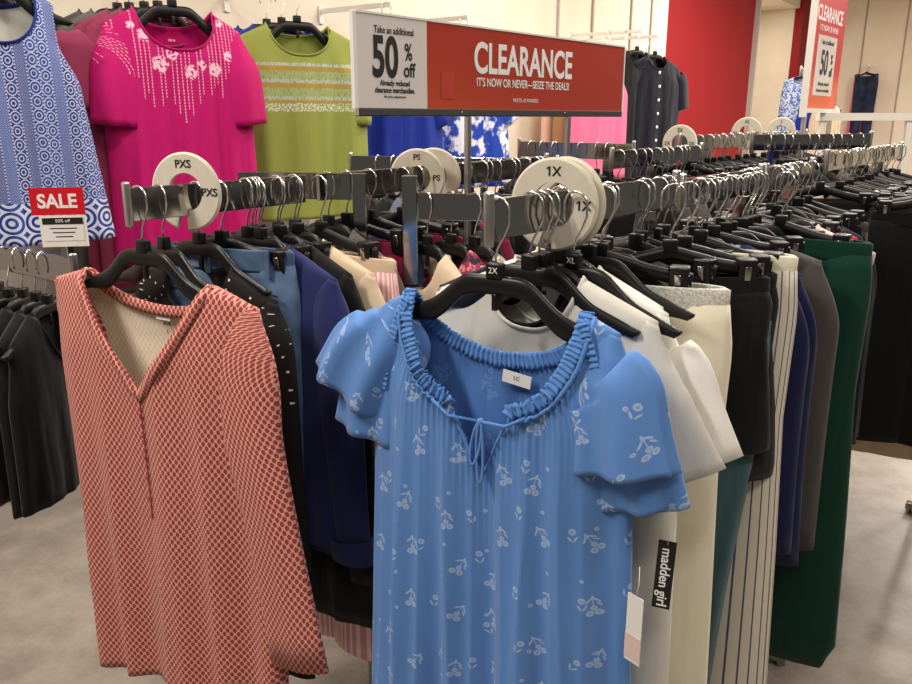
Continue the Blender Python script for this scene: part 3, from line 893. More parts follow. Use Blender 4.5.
solid(obj('sleeve_ruffle', sleeve_bm(-1, spL2, 40, wave=.3, nw=6, ph=2, sub=7), mats, bl), .0018, -1, 1)
def ruffle(pts, w, parent, name, amp=.0028, wl=.0082, up=None, out=.004, two=False):
    """gathered strip standing along a line, pleated across its length"""
    # resample
    L = [0]
    for a, b in zip(pts, pts[1:]): L.append(L[-1]+(b-a).length)
    n = int(L[-1]/(wl/6)); R = []
    bm = bmesh.new(); uv = bm.loops.layers.uv.new('UVMap')
    def at(d):
        for i in range(len(L)-1):
            if d <= L[i+1]: return pts[i].lerp(pts[i+1], (d-L[i])/max(1e-6, L[i+1]-L[i]))
        return pts[-1]
    for k in range(n+1):
        d = L[-1]*k/n; p = at(d); t = (at(min(L[-1], d+.004))-at(max(0, d-.004))).normalized()
        s = Vector((-t.z, 0, t.x)); 
        row = []
        wob = amp*math.sin(2*PI*d/wl+1.3*math.sin(d*61)); wob2 = amp*.9*math.sin(2*PI*d/(wl*1.31)+2)
        for j, q in enumerate((-1, -.5, 0, .5, 1)):
            e = abs(q)
            row.append(bm.verts.new(p+s*(w*.5*q+ .25*wob2*e)+Vector((0, -out-(wob*(.35+.65*e)), 0))+t*.5*wob2*q))
        R.append(row)
    for a, b in zip(R, R[1:]):
        for j in range(4):
            f = bm.faces.new((a[j], b[j], b[j+1], a[j+1]))
            for lp in f.loops: lp[uv].uv = (lp.vert.co.x, lp.vert.co.z)
    return solid(obj(name, bm, M['bluetrim'], parent), .0015, 0)
fr = [T.pt(-T.NW/T.SW*(1-2*i/80), 1, 1) for i in range(81)]
ks = int(80*.5*(1-.30))
left = fr[:ks+1]; right = fr[80-ks:]
ruffle([p+Vector((0, 0, .004)) for p in left], .024, bl, 'neck_ruffle')
ruffle([p+Vector((0, 0, .004)) for p in right], .024, bl, 'neck_ruffle')
ruffle([T.pt(T.NW/T.SW*(1-2*i/80), 1, 0)+Vector((0, .004, .0)) for i in range(81)], .026, bl, 'neck_ruffle', out=.008)
# gathered channel below each ruffle
def off(pts, w):
    o = []
    for i, p in enumerate(pts):
        t = (pts[min(i+1, len(pts)-1)]-pts[max(0, i-1)]).normalized(); o.append(p+Vector((t.z, 0, -t.x))*w)
    return o
for q in (left, right):
    bm = bmesh.new(); tube(bm, [p+Vector((0, -.006, 0)) for p in off(q, .014)], .0032, 6, flat=.8); obj('neck_cord', bm, M['bluetrim'], bl)
def surf(x, z):
    sx = max(-1, min(1, x/T.W(z))); zt = T.ztop(sx*T.SW, 1); t = (z+T.L)/(zt+T.L)
    return T.pt(sx, min(1, max(0, t)), 1)
for s in (-1, 1):
    pts = [surf(s*lerp(.150, .196, i/16)+s*.006*math.sin(PI*i/16), lerp(-.010, -.165, i/16)) for i in range(17)]
    ruffle(pts, .015, bl, 'yoke_ruffle', amp=.003, wl=.0085, out=.006)
# ties
c0 = surf(.004, -.172); a0 = left[-1]; b0 = right[0]
bm = bmesh.new(); kn = Vector((.002, c0.y-.012, Z0-.178))
tube(bm, [left[-9]+Vector((0, -.011, -.01)), left[-1]+Vector((0, -.012, -.012)), kn], .0026, 6)
tube(bm, [right[8]+Vector((0, -.011, -.01)), right[0]+Vector((0, -.012, -.010)), kn], .0026, 6)
def loop(dx, l, wd):
    return [kn+Vector((dx*(1-math.cos(a))/2+wd*math.sin(a), -.002-.006*math.sin(a/2), -l*(1-math.cos(a))/2)) for a in [2*PI*k/22 for k in range(23)]]
tube(bm, loop(-.010, .070, .008), .0022, 6); tube(bm, loop(.004, .098, .006), .0022, 6)
tube(bm, [kn, kn+Vector((-.012, -.004, -.03)), kn+Vector((-.014, -.002, -.075))], .0022, 6)
bmesh.ops.create_uvsphere(bm, u_segments=10, v_segments=8, radius=.006, matrix=Matrix.Translation(kn))
obj('neck_tie', bm, M['bluetrim'], bl)
# slit trim
for s in (-1, 1):
    pts = [surf(s*.0445*(1-i/10)+.0, -.158-.098*i/10)+Vector((0, -.003, 0)) for i in range(11)]
    bm = bmesh.new(); tube(bm, pts, .0026, 6, flat=.6); obj('slit_binding', bm, M['bluetrim'], bl)
q = T.pt(.10, 1, 0)
lb = link('neck_label', None, bl); bpy.data.objects.remove(lb)
bm = bmesh.new(); box(bm, (0, 0, 0), (.050, .0015, .020)); o = obj('neck_label', bm, M['paper'], bl, False); o.location = (q.x+.004, q.y-.012, q.z-.028); o.rotation_euler = (0, .12, 0)
text('label_lettering', 'LC', .009, M['ink'], o, (.0, -.0012, .001), .0001)
h = pair(B1, .014, bl, 'front black hanger marked 2X holding the sky blue blouse', yaw=.13, size='2X'); bl.location.z -= .026
bx = thing('price_tag', 'white and pink price tag hanging below the right sleeve of the blue blouse', 'tag')
bm = bmesh.new(); box(bm, (0, 0, -.055), (.028, .0012, .11), bevel=.0004); obj('card', bm, M['paper'], bx, False)
bm = bmesh.new(); box(bm, (0, -.001, -.085), (.028, .0008, .04)); obj('printed_band', bm, M['blush'], bx, False)
bm = bmesh.new(); tube(bm, [(0, 0, 0), (.004, 0, .02), (0, .004, .045)], .0007, 5); obj('string', bm, M['paper'], bx)
p = P(636, 596, 1.0); bx.location = p; bx.rotation_euler = (0, 0, -.9)

T2 = Top(SW=.205, NW=.082, SS=.05, ND=.085, BD=.02, L=.80, arm=.245, hem=.27, D=.05, seed=22)
g = make_top('grey_tee', 'pale grey tee with printed neck label right behind the blue blouse', 'tee', T2, 'offwhite', 'offwhite', sleeves=short_sleeve(T2, .16), tagc=False)
q = T2.pt(.18, 1, 0); text('printed_label', 'madden', .017, M['ink'], g, (q.x+.02, q.y-.005, q.z-.035), .0002, rot=(PI/2, .25, 0))
pair(B1, .132, g, 'black hanger marked L holding the pale grey tee', yaw=.06, size='L', side=.0)
mg = thing('hang_tag', 'long black hang tag with white lettering hanging before the white and cream clothes', 'tag')
bm = bmesh.new(); box(bm, (0, 0, -.056), (.026, .0014, .112), bevel=.0004); obj('card', bm, M['ink'], mg, False)
text('lettering', 'madden girl', .0205, M['whiteink'], mg, (0, -.0012, -.060), .0003, rot=(PI/2, PI/2, 0), bold=.0002)
bm = bmesh.new(); tube(bm, [(0, -.0005, -.006), (.003, .001, .008), (.0, .006, .02)], .0008, 5); obj('string', bm, M['paper'], mg)
mg.location = P(668, 541, 1.04); mg.rotation_euler = (0, .03, -.35)
T3 = Top(SW=.20, NW=.08, SS=.055, ND=.09, L=.45, arm=.19, hem=.17, seed=23)
g = make_top('navy_tee', 'dark navy tee showing only its collar above the blouse shoulder', 'tee', T3, 'darknavy', sleeves=None, tagc=False)
pair(B1, .162, g, 'black hanger whose bare end shows right of the blue blouse', yaw=-.0, size='XL', side=.045); put(B1, g, .162, 0, -.035)
T4 = Top(SW=.20, NW=.085, SS=.05, ND=.09, L=.78, arm=.235, hem=.25, D=.05, seed=24)
sl = head(T4)+[(T4.SW+.0, -.145, .080, .03, 0), (T4.SW+.025, -.21, .080, .032, -.003), (T4.SW+.065, -.285, .080, .034, -.006)]
g = make_top('white_tee', 'white tee with wide short sleeve right of the blue blouse', 'tee', T4, 'white', sleeves=sl, tagc=False, wave=.12)
pair(B1, .20, g, 'black hanger holding the white tee', yaw=.0, side=-.005)
T5 = Top(SW=.20, NW=.085, SS=.05, ND=.09, L=.70, arm=.235, hem=.25, seed=25)
g = make_top('white_tee', 'second white tee whose shoulder shows behind the first white tee', 'tee', T5, 'white', sleeves=short_sleeve(T5, .13, .085), tagc=False)
pair(B1, .235, g, 'black hanger holding the second white tee', yaw=.0, side=-.03)
g = make_pants('cream_sweatpants', 'cream sweatpants with heather grey waistband below the white tees', 'cream', W=.44, L=1.0, cuff=.135, D=.05, band='heather', seed=26)
pair(B1, .29, g, 'clip hanger holding the cream sweatpants', clip=True, yaw=.30, side=.022)
T6 = Top(SW=.2, NW=.085, SS=.05, ND=.09, L=.74, arm=.24, hem=.25, seed=27)
g = make_top('cream_top', 'cream long sleeved top between white tee and black pants', 'top', T6, 'cream', sleeves=long_sleeve(T6, l=.56, a=.08, cuff=.06), tagc=False)
pair(B1, .335, g, 'black hanger holding the cream long sleeved top', side=-.05)
g = make_pants('black_pants', 'black cropped pants clipped behind the cream sweatpants, waistband facing right', 'black', W=.36, L=.33, cuff=.12, D=.035, seed=28)
pair(B1, .40, g, 'clip hanger holding the black pants beside the white tees', clip=True, yaw=.62, side=.10)
g = make_pants('black_shorts', 'black shorts with wide legs above the folded teal sweatpants', 'softblack', W=.34, L=.40, cuff=.12, D=.04, seed=29)
pair(B1, .46, g, 'clip hanger holding the black shorts', clip=True, yaw=.55, side=.10)
g = make_pants('striped_pants', 'cream pants with navy pinstripes between black shorts and navy top', 'stripe', W=.36, L=.98, cuff=.12, D=.045, seed=30, z0=-.13, band='cream')
pair(B1, .56, g, 'clip hanger holding the pinstriped pants', clip=True, yaw=.12, side=.09)
T7 = Top(SW=.16, NW=.06, SS=.06, ND=.06, L=.40, arm=.19, hem=.20, D=.09, seed=31, fold=.02)
g = make_pants('teal_sweatpants', 'teal sweatpants with gathered waist bulging out beside black shorts', 'teal', W=.26, L=.92, cuff=.045, spread=-.035, D=.06, seed=31, knot=1, z0=-.24)
put(B1, g, .50, .1, .125)
T8 = Top(SW=.205, NW=.08, SS=.055, ND=.08, L=.60, arm=.235, hem=.24, D=.06, seed=32)
g = make_top('navy_top', 'bright navy top in front of the charcoal cardigan', 'top', T8, 'navy', sleeves=long_sleeve(T8, l=.50, a=.08, cuff=.055), tagc=False)
pair(B2, .0, g, 'black hanger holding the nearer navy top', side=.035)
T8 = Top(SW=.205, NW=.08, SS=.055, ND=.08, L=.66, arm=.235, hem=.24, D=.06, seed=33)
g = make_top('navy_top', 'second navy top peeking above the first one', 'top', T8, 'navy', sleeves=long_sleeve(T8, l=.56, a=.08, cuff=.06), tagc=False)
pair(B2, .07, g, 'black hanger holding the second navy top', side=.03)
T9 = Top(SW=.225, NW=.08, SS=.04, ND=.08, L=.70, arm=.255, hem=.26, D=.07, seed=34)
g = make_top('charcoal_cardigan', 'charcoal grey cardigan with long sleeve before the green pants', 'cardigan', T9, 'charcoal', sleeves=long_sleeve(T9, l=.58, a=.085, cuff=.055, b=.035), tagc=False)
pair(B2, .17, g, 'black hanger holding the charcoal cardigan', side=.02)
g = make_pants('green_pants', 'dark green sweatpants with elastic cuff hanging lowest on the right', 'green', W=.40, L=1.06, cuff=.14, D=.05, seed=35, gather=True, z0=-.14)
pair(B2, .31, g, 'clip hanger holding the dark green sweatpants', clip=True, side=.11)
T10 = Top(SW=.21, NW=.08, SS=.05, ND=.08, L=.21, arm=.20, hem=.20, armz=.12, seed=36)
g = make_top('blush_top', 'pale blush top whose shoulder shows right of the green pants', 'top', T10, 'blush', sleeves=None, tagc=False)
pair(B2, .42, g, 'black hanger holding the pale blush top', side=.085)
T11 = Top(SW=.2, NW=.08, SS=.03, ND=.08, L=.3, arm=.22, hem=.22, seed=37)
g = make_pants('red_pants', 'red pants whose waistband shows above the green pants', 'redcloth', W=.40, L=.5, D=.03, seed=37)
pair(B3, .02, g, 'clip hanger holding the red pants', clip=True, side=.03)
# ------------------------------------------------------------------ crowded stretches of the rails: shared meshes, one hanger and one garment each
rr = random.Random(4)
def proto_top(c, L=.62, seed=1, sl=True):
    T = Top(L=L, seed=seed, SW=.2, NW=.085, ND=.09)
    return make_top('top', 'x', 'top', T, c, sleeves=long_sleeve(T, l=.5) if sl else None, n=24, rows=14, tagc=False, band=False)
def proto_pants(c, seed=1, L=.92, W=.34): return make_pants('pants', 'x', c, W=W, L=L, D=.03, seed=seed)
HG = make_hanger('proto'); CH = make_clip_hanger('proto')
protos = {}
def fill(rail, ts, colours, where, hwhere, cat='top', clip=lambda i: False, yaw=lambda: rr.uniform(-.08, .08), side=lambda: rr.uniform(-.01, .02), gname=None, bare=False, L=.62, PL=.92):
    for i, t in enumerate(ts):
        c = colours[i % len(colours)]; k = clip(i); y = yaw(); s = side()
        put(rail, dup(CH if k else HG, ('black clip hanger ' if k else 'black plastic hanger ')+hwhere, 'hangers '+hwhere), t, y, s)
        if bare: continue
        key = (c, k, L, PL)
        if key not in protos: protos[key] = proto_pants(c, len(protos)+3, PL) if k else proto_top(c, L, len(protos)+3)
        word = {'softblack': 'black', 'darknavy': 'navy', 'charcoal': 'charcoal', 'darkdenim': 'dark denim', 'offwhite': 'off-white', 'taupe': 'taupe', 'bluegrey': 'blue grey'}.get(c, c)
        g = dup(protos[key], word+(' pants ' if k else ' top ')+where, word+(' pants ' if k else ' tops ')+where)
        g.name = word.replace(' ', '_').replace('-', '_')+('_pants' if k else '_shirt'); g['category'] = 'pants' if k else 'top'
        put(rail, g, t, y, s)
def fr(a, b, st): 
    n = int((b-a)/st); return [a+i*st+rr.uniform(-.006, .006) for i in range(n+1)]
fill(A2, fr(.34, 1.0, .05), ['softblack', 'charcoal', 'black', 'maroon', 'darknavy'], 'packed behind the PS discs', 'packed on the rail behind the PS discs', clip=lambda i: i % 3 == 1)
fill(B2, [.37, .40, .445], ['black', 'softblack', 'black'], 'between green pants and blush top', 'crowded above the green pants', clip=lambda i: True, yaw=lambda: rr.uniform(.0, .35))
fill(B3, fr(.07, .36, .045), ['black', 'softblack', 'charcoal', 'darknavy'], 'at the far end of the 1X row', 'at the far end of the 1X row', clip=lambda i: i % 2 == 0)
fill(B1, [.11, .16, .21, .26, .315, .365, .43, .485, .53, .59], ['black'], '', 'crowded bare on the 1X rail', bare=True, clip=lambda i: i > 5, yaw=lambda: rr.uniform(-.05, .15))
fill(B2, [.035, .10, .13, .2, .23, .26, .285], ['black'], '', 'bunched above the charcoal cardigan', bare=True, clip=lambda i: i % 2 == 0, yaw=lambda: rr.uniform(.5, 1.0), side=lambda: .06)
fill(A1, [.065, .275, .29, .26, .30, .35, .40], ['black'], '', 'bare among the tops behind the coral tunic', bare=True, clip=lambda i: i % 3 == 2)
fill(N1, fr(.10, N1.len-.06, .055), ['black', 'softblack', 'bluegrey', 'charcoal'], 'on the rack under the white half of the clearance sign', 'on the rack under the white half of the clearance sign')
fill(N2, fr(.06, N2.len-.06, .06), ['softblack', 'black', 'taupe'], 'on the rack under the right half of the clearance sign', 'on the rack under the right half of the clearance sign')
fill(O2, fr(.05, O2.len-.05, .06), ['black', 'taupe', 'charcoal'], 'left of the far size discs', 'left of the far size discs', clip=lambda i: i % 2 == 1)
fill(O1, fr(.06, 1.6, .07), ['black', 'charcoal', 'taupe', 'darknavy', 'softblack'], 'on the far rack before the red wall', 'on the far rack before the red wall', clip=lambda i: i % 2 == 0)
fill(C1, fr(.03, 1.0, .06), ['black', 'softblack', 'black', 'beige', 'darkdenim'], 'hanging behind the green pants across the aisle', 'across the aisle behind the green pants', clip=lambda i: i not in (3, 8, 13), yaw=lambda: rr.uniform(.2, .45), side=lambda: rr.uniform(-.02, .03), PL=.74, L=.88)
fill(C2, fr(.03, .9, .06), ['black', 'black', 'softblack', 'beige', 'darkdenim'], 'at the right edge of the photo', 'at the right edge of the photo', clip=lambda i: i not in (3, 8, 13), yaw=lambda: rr.uniform(.1, .3), PL=.74, L=.88)
fill(C3, fr(.06, C3.len-.04, .055), ['softblack', 'black', 'taupe'], 'under the tall clearance banner', 'under the tall clearance banner')
# pieces glimpsed through the racks
g = dup(proto_top('beige', .5, 77), 'oatmeal top seen through the uprights beside maroon pants'); g.name = 'oatmeal_shirt'; put(MR, g, .05, .7); 
h = dup(HG, 'black hanger on the short right arm holding the oatmeal top'); put(MR, h, .05, .7)
T = Top(L=.45, seed=51, SW=.19, NW=.08)
g = make_top('knit_top', 'oatmeal cable knit top behind the blue blouse hanger', 'sweater', T, 'knit', sleeves=long_sleeve(T, l=.4), tagc=False); put(MR, g, .16, .85, .0); put(MR, dup(HG, 'black hanger on the short right arm holding the knit top'), .16, .85)
T = Top(L=.5, seed=52, SW=.19, NW=.08)
g = make_top('pink_floral_top', 'pink floral top glimpsed between chrome upright and knit top', 'top', T, 'floral', sleeves=short_sleeve(T), tagc=False); put(MR, g, .10, .8, -.03); put(MR, dup(HG, 'black hanger on the short right arm holding the pink floral top'), .10, .8, -.03)

# ------------------------------------------------------------------ low left arm
for i, (t, c, l, cg) in enumerate(((.13, 'black', 'front black vest under the SALE card', 'black_vest'), (.18, 'softblack', 'second black vest from the front under the SALE card', 'black_vest'), (.24, 'black', 'third black vest from the front under the SALE card', 'black_vest'), (.27, 'floral', 'pink floral top at the left edge, behind the black vests', 'pink_floral_top'), (.36, 'black', 'black top behind the pink floral top at the left edge', 'black_top'), (.42, 'floral', 'rearmost pink floral top under the paisley tank', 'pink_floral_top'))):
    T = Top(L=.43+.02*(i % 2), seed=60+i, SW=.17, NW=.07, arm=.19, hem=.20, ND=.12)
    g = make_top(cg, l, 'vest' if 'vest' in cg else 'top', T, c, sleeves=short_sleeve(T, .14) if c == 'floral' else None, tagc=False, n=30, rows=20)
    sd = -.02 if c == 'floral' else 0; put(G1, g, t, .55, sd); put(G1, make_hanger('black hanger holding the '+l), t, .55, sd)

# ------------------------------------------------------------------ wall face-outs
def GL(s, off, z): return WP(s, -.42+off, z)
def face_out(label, u, z, L=.42, v=60, out=.50):
    s = s_of(u, -out, v); a = WP(s, -out, z); b = WP(s, 0, z)
    r = Rail((a.x, a.y), (b.x, b.y), z)
    t = thing('wall_bracket', label, 'bracket', (b.x, b.y, z))
    bm = bmesh.new(); box(bm, r.at(r.len/2)-t.location-Vector((0, 0, .0125)), (.012, r.len, .025), Matrix.Rotation(r.yaw, 3, 'Z'), .002); obj('arm', bm, M['whitemetal'], t, False)
    bm = bmesh.new(); box(bm, r.at(r.len-.006)-t.location-Vector((0, 0, .03)), (.03, .010, .09), Matrix.Rotation(r.yaw, 3, 'Z'), .002); obj('wall_plate', bm, M['whitemetal'], t, False)
    r.sc = WK
    return r
ZW = EYE+.435*WK
F1 = face_out('white wall bracket carrying the magenta top', 180, ZW)
T = Top(SW=.205, NW=.118, SS=.05, ND=.115, BD=.05, L=.74, arm=.225, hem=.24, D=.07, seed=71, fold=.022, nf=6)
sl = head(T, .036, -.012)+[(T.SW-.022, -.17, .074, .042, -.012), (T.SW-.014, -.25, .074, .045, -.014), (T.SW-.006, -.33, .07, .045, -.014)]
g = make_top('magenta_top', 'magenta top with beaded pink drips on the chest, hung on the wall', 'top', T, 'bead', 'magenta', sleeves=sl, wave=.22, bandmat='magenta', n=70, rows=50, tagc=False)
q = T.pt(0, 1, 0); text('printed_label', 'dana', .012, M['palepink'], g, (q.x, q.y-.006, q.z-.03), .0002)
pair(F1, .02, g, 'black hanger holding the magenta top on the wall', yaw=-.30)
for i, (t, c, l, n) in enumerate(((.11, 'mauve', 'mauve top with line flowers directly behind the magenta top', 'mauve_top'), (.17, 'mauve', 'second mauve top behind the magenta top', 'mauve_top'), (.24, 'grey', 'grey top between mauve tops and paisley tank', 'grey_top'), (.29, 'charcoal', 'charcoal top rearmost behind the magenta top', 'charcoal_top'))):
    T = Top(SW=.22, NW=.12, SS=.05, ND=.10, L=.80+.02*i, arm=.25, hem=.26, D=.03, seed=80+i, fold=.007)
    s2 = head(T, .03)+[(T.SW+.02, -.14, .085, .04, 0), (T.SW+.04, -.21, .085, .045, 0), (T.SW+.055, -.28, .08, .045, 0)]
    g = make_top(n, l, 'top', T, c, sleeves=s2, tagc=False, n=30, rows=22); put(F1, g, t, -.12, -.02*i)
    put(F1, make_hanger('black hanger holding the '+l), t, -.12, -.02*i)
F0 = face_out('white wall bracket carrying the blue medallion tank', 2, ZW)
T = Top(SW=.145, NW=.105, SS=.025, ND=.13, BD=.04, L=.63, arm=.19, hem=.235, D=.07, seed=90, fold=.020, nf=5, armz=.24)
g = make_top('blue_tank', 'blue and white medallion print tank top at the upper left edge', 'top', T, 'paisley', 'offwhite', n=60, rows=50, tagc=False, wave=0)
pair(F0, .03, g, 'black hanger holding the blue medallion tank', yaw=-.30)
for i in range(3):
    put(F0, dup(HG, 'black hanger end showing right of the blue medallion tank', 'hangers behind the blue medallion tank'), .12+.06*i, -.25)
F2 = face_out('white wall bracket carrying the lime striped top', 302, ZW)
T = Top(SW=.215, NW=.115, SS=.045, ND=.10, BD=.035, L=.66, arm=.255, hem=.26, D=.06, seed=95, fold=.018, nf=5)
sl = head(T, .03)+[(T.SW+.015, -.15, .09, .04, 0), (T.SW-.01, -.24, .075, .042, 0), (T.SW-.015, -.33, .07, .042, 0)]
g = make_top('lime_top', 'lime green top with ochre and white chest stripes on the wall', 'top', T, 'limestripe', 'lime', sleeves=None, n=60, rows=50, tagc=False, bandmat='lime')
for s in (-1, 1): solid(obj('sleeve', sleeve_bm(s, sl, wave=.15), M['lime'], g), .002)
pair(F2, .02, g, 'black hanger holding the lime striped top', yaw=-.38)
for i in range(2):
    T = Top(SW=.21, NW=.11, SS=.05, ND=.1, L=.64, seed=97+i, arm=.24, hem=.25)
    g = make_top('royal_blue_top', ['royal blue top close behind the lime striped top', 'second royal blue top behind the lime striped top'][i], 'top', T, 'royal', sleeves=short_sleeve(T), tagc=False, n=24, rows=16); put(F2, g, .12+.1*i, -.3, .0)
    put(F2, dup(HG, ['black hanger on the lime bracket, nearer of two with royal blue tops', 'black hanger on the lime bracket, farther of two with royal blue tops'][i]), .12+.1*i, -.3)
# bracket things behind and beyond the sign
def wall_top(u, cm, name, label, blabel, L=.62, sl=True, yaw=-.3, SW=.21, arm=.25, hem=.27, z=ZW, t=.03, inner=None, out=.50, seed=100):
    r = face_out(blabel, u, z, out=out)
    T = Top(SW=SW, NW=.09, SS=.05, ND=.07, L=L, seed=seed+u, arm=arm, hem=hem)
    g = make_top(name, label, 'top', T, cm, inner, sleeves=short_sleeve(T, .2) if sl else None, n=36, rows=24, tagc=False); put(r, g, t, yaw); put(r, make_hanger('black hanger holding the '+label), t, yaw)
    return r, g
wall_top(392, 'royal', 'royal_blue_top', 'royal blue top hanging below the white half of the clearance sign', 'white wall bracket above the royal blue top', hem=.30)
wall_top(468, 'tiedye', 'tie_dye_top', 'blue and white tie-dye top below the clearance sign', 'white wall bracket above the tie-dye top', hem=.29)
r, g = wall_top(606, 'pink', 'pink_top', 'bright pink top below the right end of the clearance sign', 'white wall bracket above the bright pink top', L=.66, sl=False)
for i, (c, n, l) in enumerate((('palepink', 'pale_pink_top', 'pale pink top left of the bright pink top'), ('tan', 'tan_top', 'tan top just left of the bright pink top'))):
    T = Top(L=.66, seed=140+i, SW=.2, NW=.09, arm=.23, hem=.24); g = make_top(n, l, 'top', T, c, tagc=False, n=24, rows=14); put(r, g, .26-.1*i, -.3, -.05); put(r, dup(HG, 'black hanger holding the '+l), .26-.1*i, -.3, -.05)
F5 = face_out('white wall bracket carrying the navy buttoned shirt', 657, EYE+.49*WK, out=.66, v=60)
T = Top(SW=.215, NW=.085, SS=.05, ND=.075, BD=.02, L=.72, arm=.245, hem=.245, D=.06, seed=150)
sl = head(T, .03)+[(T.SW+.015, -.15, .085, .035, 0), (T.SW+.03, -.23, .08, .035, 0), (T.SW+.045, -.31, .078, .035, 0)]
g = make_top('navy_shirt', 'navy short sleeved shirt with white buttons hanging before the red wall', 'shirt', T, 'darknavy', 'darknavy', sleeves=sl, n=36, rows=28, tagc=True)
for k in range(8):
    q = T.pt(0, .97-.125*k, 1); bm = bmesh.new(); bmesh.ops.create_uvsphere(bm, u_segments=8, v_segments=6, radius=.010); bmesh.ops.scale(bm, vec=(1, .4, 1), verts=bm.verts); o = obj('button', bm, M['paper'], g); o.location = q+Vector((0, -.006, 0))
pair(F5, .02, g, 'black hanger holding the navy buttoned shirt', yaw=-.35)
for i, (t, c, n, l) in enumerate(((.14, 'bluegrey', 'blue_grey_top', 'blue grey top showing its sleeve right of the navy buttoned shirt'), (.24, 'bluegrey', 'blue_grey_top', 'rear blue grey top behind the navy buttoned shirt'))):
    T = Top(L=.6, seed=155+i, SW=.22, NW=.09, arm=.24, hem=.25); g = make_top(n, l, 'top', T, c, sleeves=short_sleeve(T, .2), tagc=False, n=24, rows=14); put(F5, g, t, -.45, .10+.03*i); put(F5, dup(HG, 'black hanger holding the '+l), t, -.45, .10+.03*i)
F6 = face_out('white wall bracket carrying black dresses left of the navy shirt', 640, EYE+.51*WK, out=.60)
for i, (t, c, n, l, L) in enumerate(((.03, 'black', 'black_dress', 'long black dress just left of the navy buttoned shirt', .78), (.13, 'softblack', 'black_dress', 'second long black dress left of the navy buttoned shirt', .8), (.25, 'yellow', 'yellow_top', 'yellow top edge between clearance sign and black dresses', .62))):
    T = Top(L=L, seed=160+i, SW=.19, NW=.085, arm=.22, hem=.23); g = make_top(n, l, 'dress' if 'dress' in n else 'top', T, c, sleeves=short_sleeve(T, .16) if c != 'yellow' else None, tagc=False, n=24, rows=16); put(F6, g, t, -.25, -.03*i); put(F6, make_hanger('black hanger holding the '+l), t, -.25, -.03*i)
# right wall: jeans and pink top, floral dress at the doorway
p = WRP(867, 75, .25)
r = Rail((p.x, p.y), (p.x+EA.x*.24, p.y+EA.y*.24), P(867, 74, p.y).z+.13)
t = thing('wall_bracket', 'small white bracket carrying the dark jeans on the far right wall', 'bracket', r.at(.23)); bxo('arm', (0, 0, 0), (.014, .24, .022), M['whitemetal'], t); t.children[0].location = r.at(.12)-r.at(.23)-Vector((0, 0, .0115)); t.children[0].rotation_euler = (0, 0, r.yaw)
g = make_pants('dark_jeans', 'dark denim jeans hanging on the far right wall', 'darkdenim', W=.32, L=.95, cuff=.07, D=.04, cat='jeans', seed=170); put(r, g, .02, -.1); put(r, make_clip_hanger('clip hanger holding the dark jeans on the far right wall'), .02, -.1)
g = make_pants('pink_pants', 'pink pants edge behind the dark jeans on the far wall', 'pink', W=.3, L=.86, D=.03, seed=171); put(r, g, .12, -.1, -.04); put(r, dup(CH, 'clip hanger holding the pink pants behind the dark jeans'), .12, -.1, -.04)
for i, (u, v, c, n, l, yy, L, W) in enumerate(((800, 78, 'bluefloral', 'blue_floral_top', 'pale blue floral top hanging left of the tall clearance banner', 6.6, .62, .12), (812, 106, 'royal', 'royal_blue_top', 'royal blue top under the tall clearance banner', 6.4, .4, .10), (826, 106, 'beige', 'beige_top', 'beige top under the tall clearance banner', 6.3, .4, .10))):
    p = P(u, v, yy); rl = Rail((p.x, p.y), (p.x+EA.x*.3, p.y+EA.y*.3), p.z+.08); rl.sc = .58
    T = Top(L=L/.58, seed=180+i, SW=W/.58, NW=.09, arm=W*1.1/.58, hem=W*1.2/.58); g = make_top(n, l, 'top', T, c, tagc=False, n=24, rows=14); put(rl, g, .02, .2); put(rl, make_hanger('black hanger holding the '+l), .02, .2)
    t = simple_rack(['slim chrome stand holding the pale blue floral top', 'slim chrome stand holding the royal blue top near the banner', 'slim chrome stand holding the beige top near the banner'][i], [rl], [rl.at(.2)], .2)

# ------------------------------------------------------------------ clearance sign
def sign_frame(label, L, R, ztop, zbot, poles):
    L = Vector(L); R = Vector(R); d = R-L; d.z = 0; W = d.length; yaw = math.atan2(d.y, d.x)
    t = thing('clearance_sign', label, 'sign', (L.x, L.y, zbot), yaw)
    return t, W, ztop-zbot
Ls = P(357, 112, 1.58); Rs = P(620, 112, 2.36)
zt = (P(356, 11, 1.58).z+P(620, 48, 2.36).z)/2; zb = (P(356, 109, 1.58).z+P(620, 110, 2.36).z)/2
sg, SWd, SH = sign_frame('orange red CLEARANCE sign on two poles above the racks', Ls, Rs, zt, zb, None)
wx = SWd*.372
# column of the white/red split at photo column 426
dd = (Rs-Ls); dd.z = 0; fx = (426-456)/800*.95
wx = ((fx*Ls.y-Ls.x)/(dd.x/SWd-fx*dd.y/SWd))
bm = bmesh.new(); box(bm, (wx/2, 0, SH/2), (wx, .006, SH)); pw = obj('price_panel', bm, M['signwhite'], sg, False)
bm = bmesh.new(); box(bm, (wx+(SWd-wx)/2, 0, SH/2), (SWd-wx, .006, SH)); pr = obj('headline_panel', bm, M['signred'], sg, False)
bm = bmesh.new(); box(bm, (SWd/2, 0, -.008), (SWd, .014, .016), bevel=.002); obj('bottom_channel', bm, M['chrome'], sg, False)
bm = bmesh.new(); box(bm, (-.004, 0, SH/2), (.008, .010, SH+.004), bevel=.001); box(bm, (SWd+.003, 0, SH/2), (.006, .010, SH+.004), bevel=.001); box(bm, (SWd/2, 0, SH+.002), (SWd, .010, .004)); obj('clear_frame', bm, M['paper'], sg, False)
yf = -.0036
s = SH/.19
def st(txt, size, x, z, mat, par, bold=0, sx=1, ax='CENTER'):
    return text('lettering', txt, size*s, mat, par, (x, yf, z*SH), .0002, ax=ax, bold=bold, sx=sx)
cx = wx*.52
st('Take an additional', .0205, cx, .845, M['ink'], pw, .0002, .82)
o = st('50', .116, cx-.030*s, .535, M['ink'], pw, .003, .70)
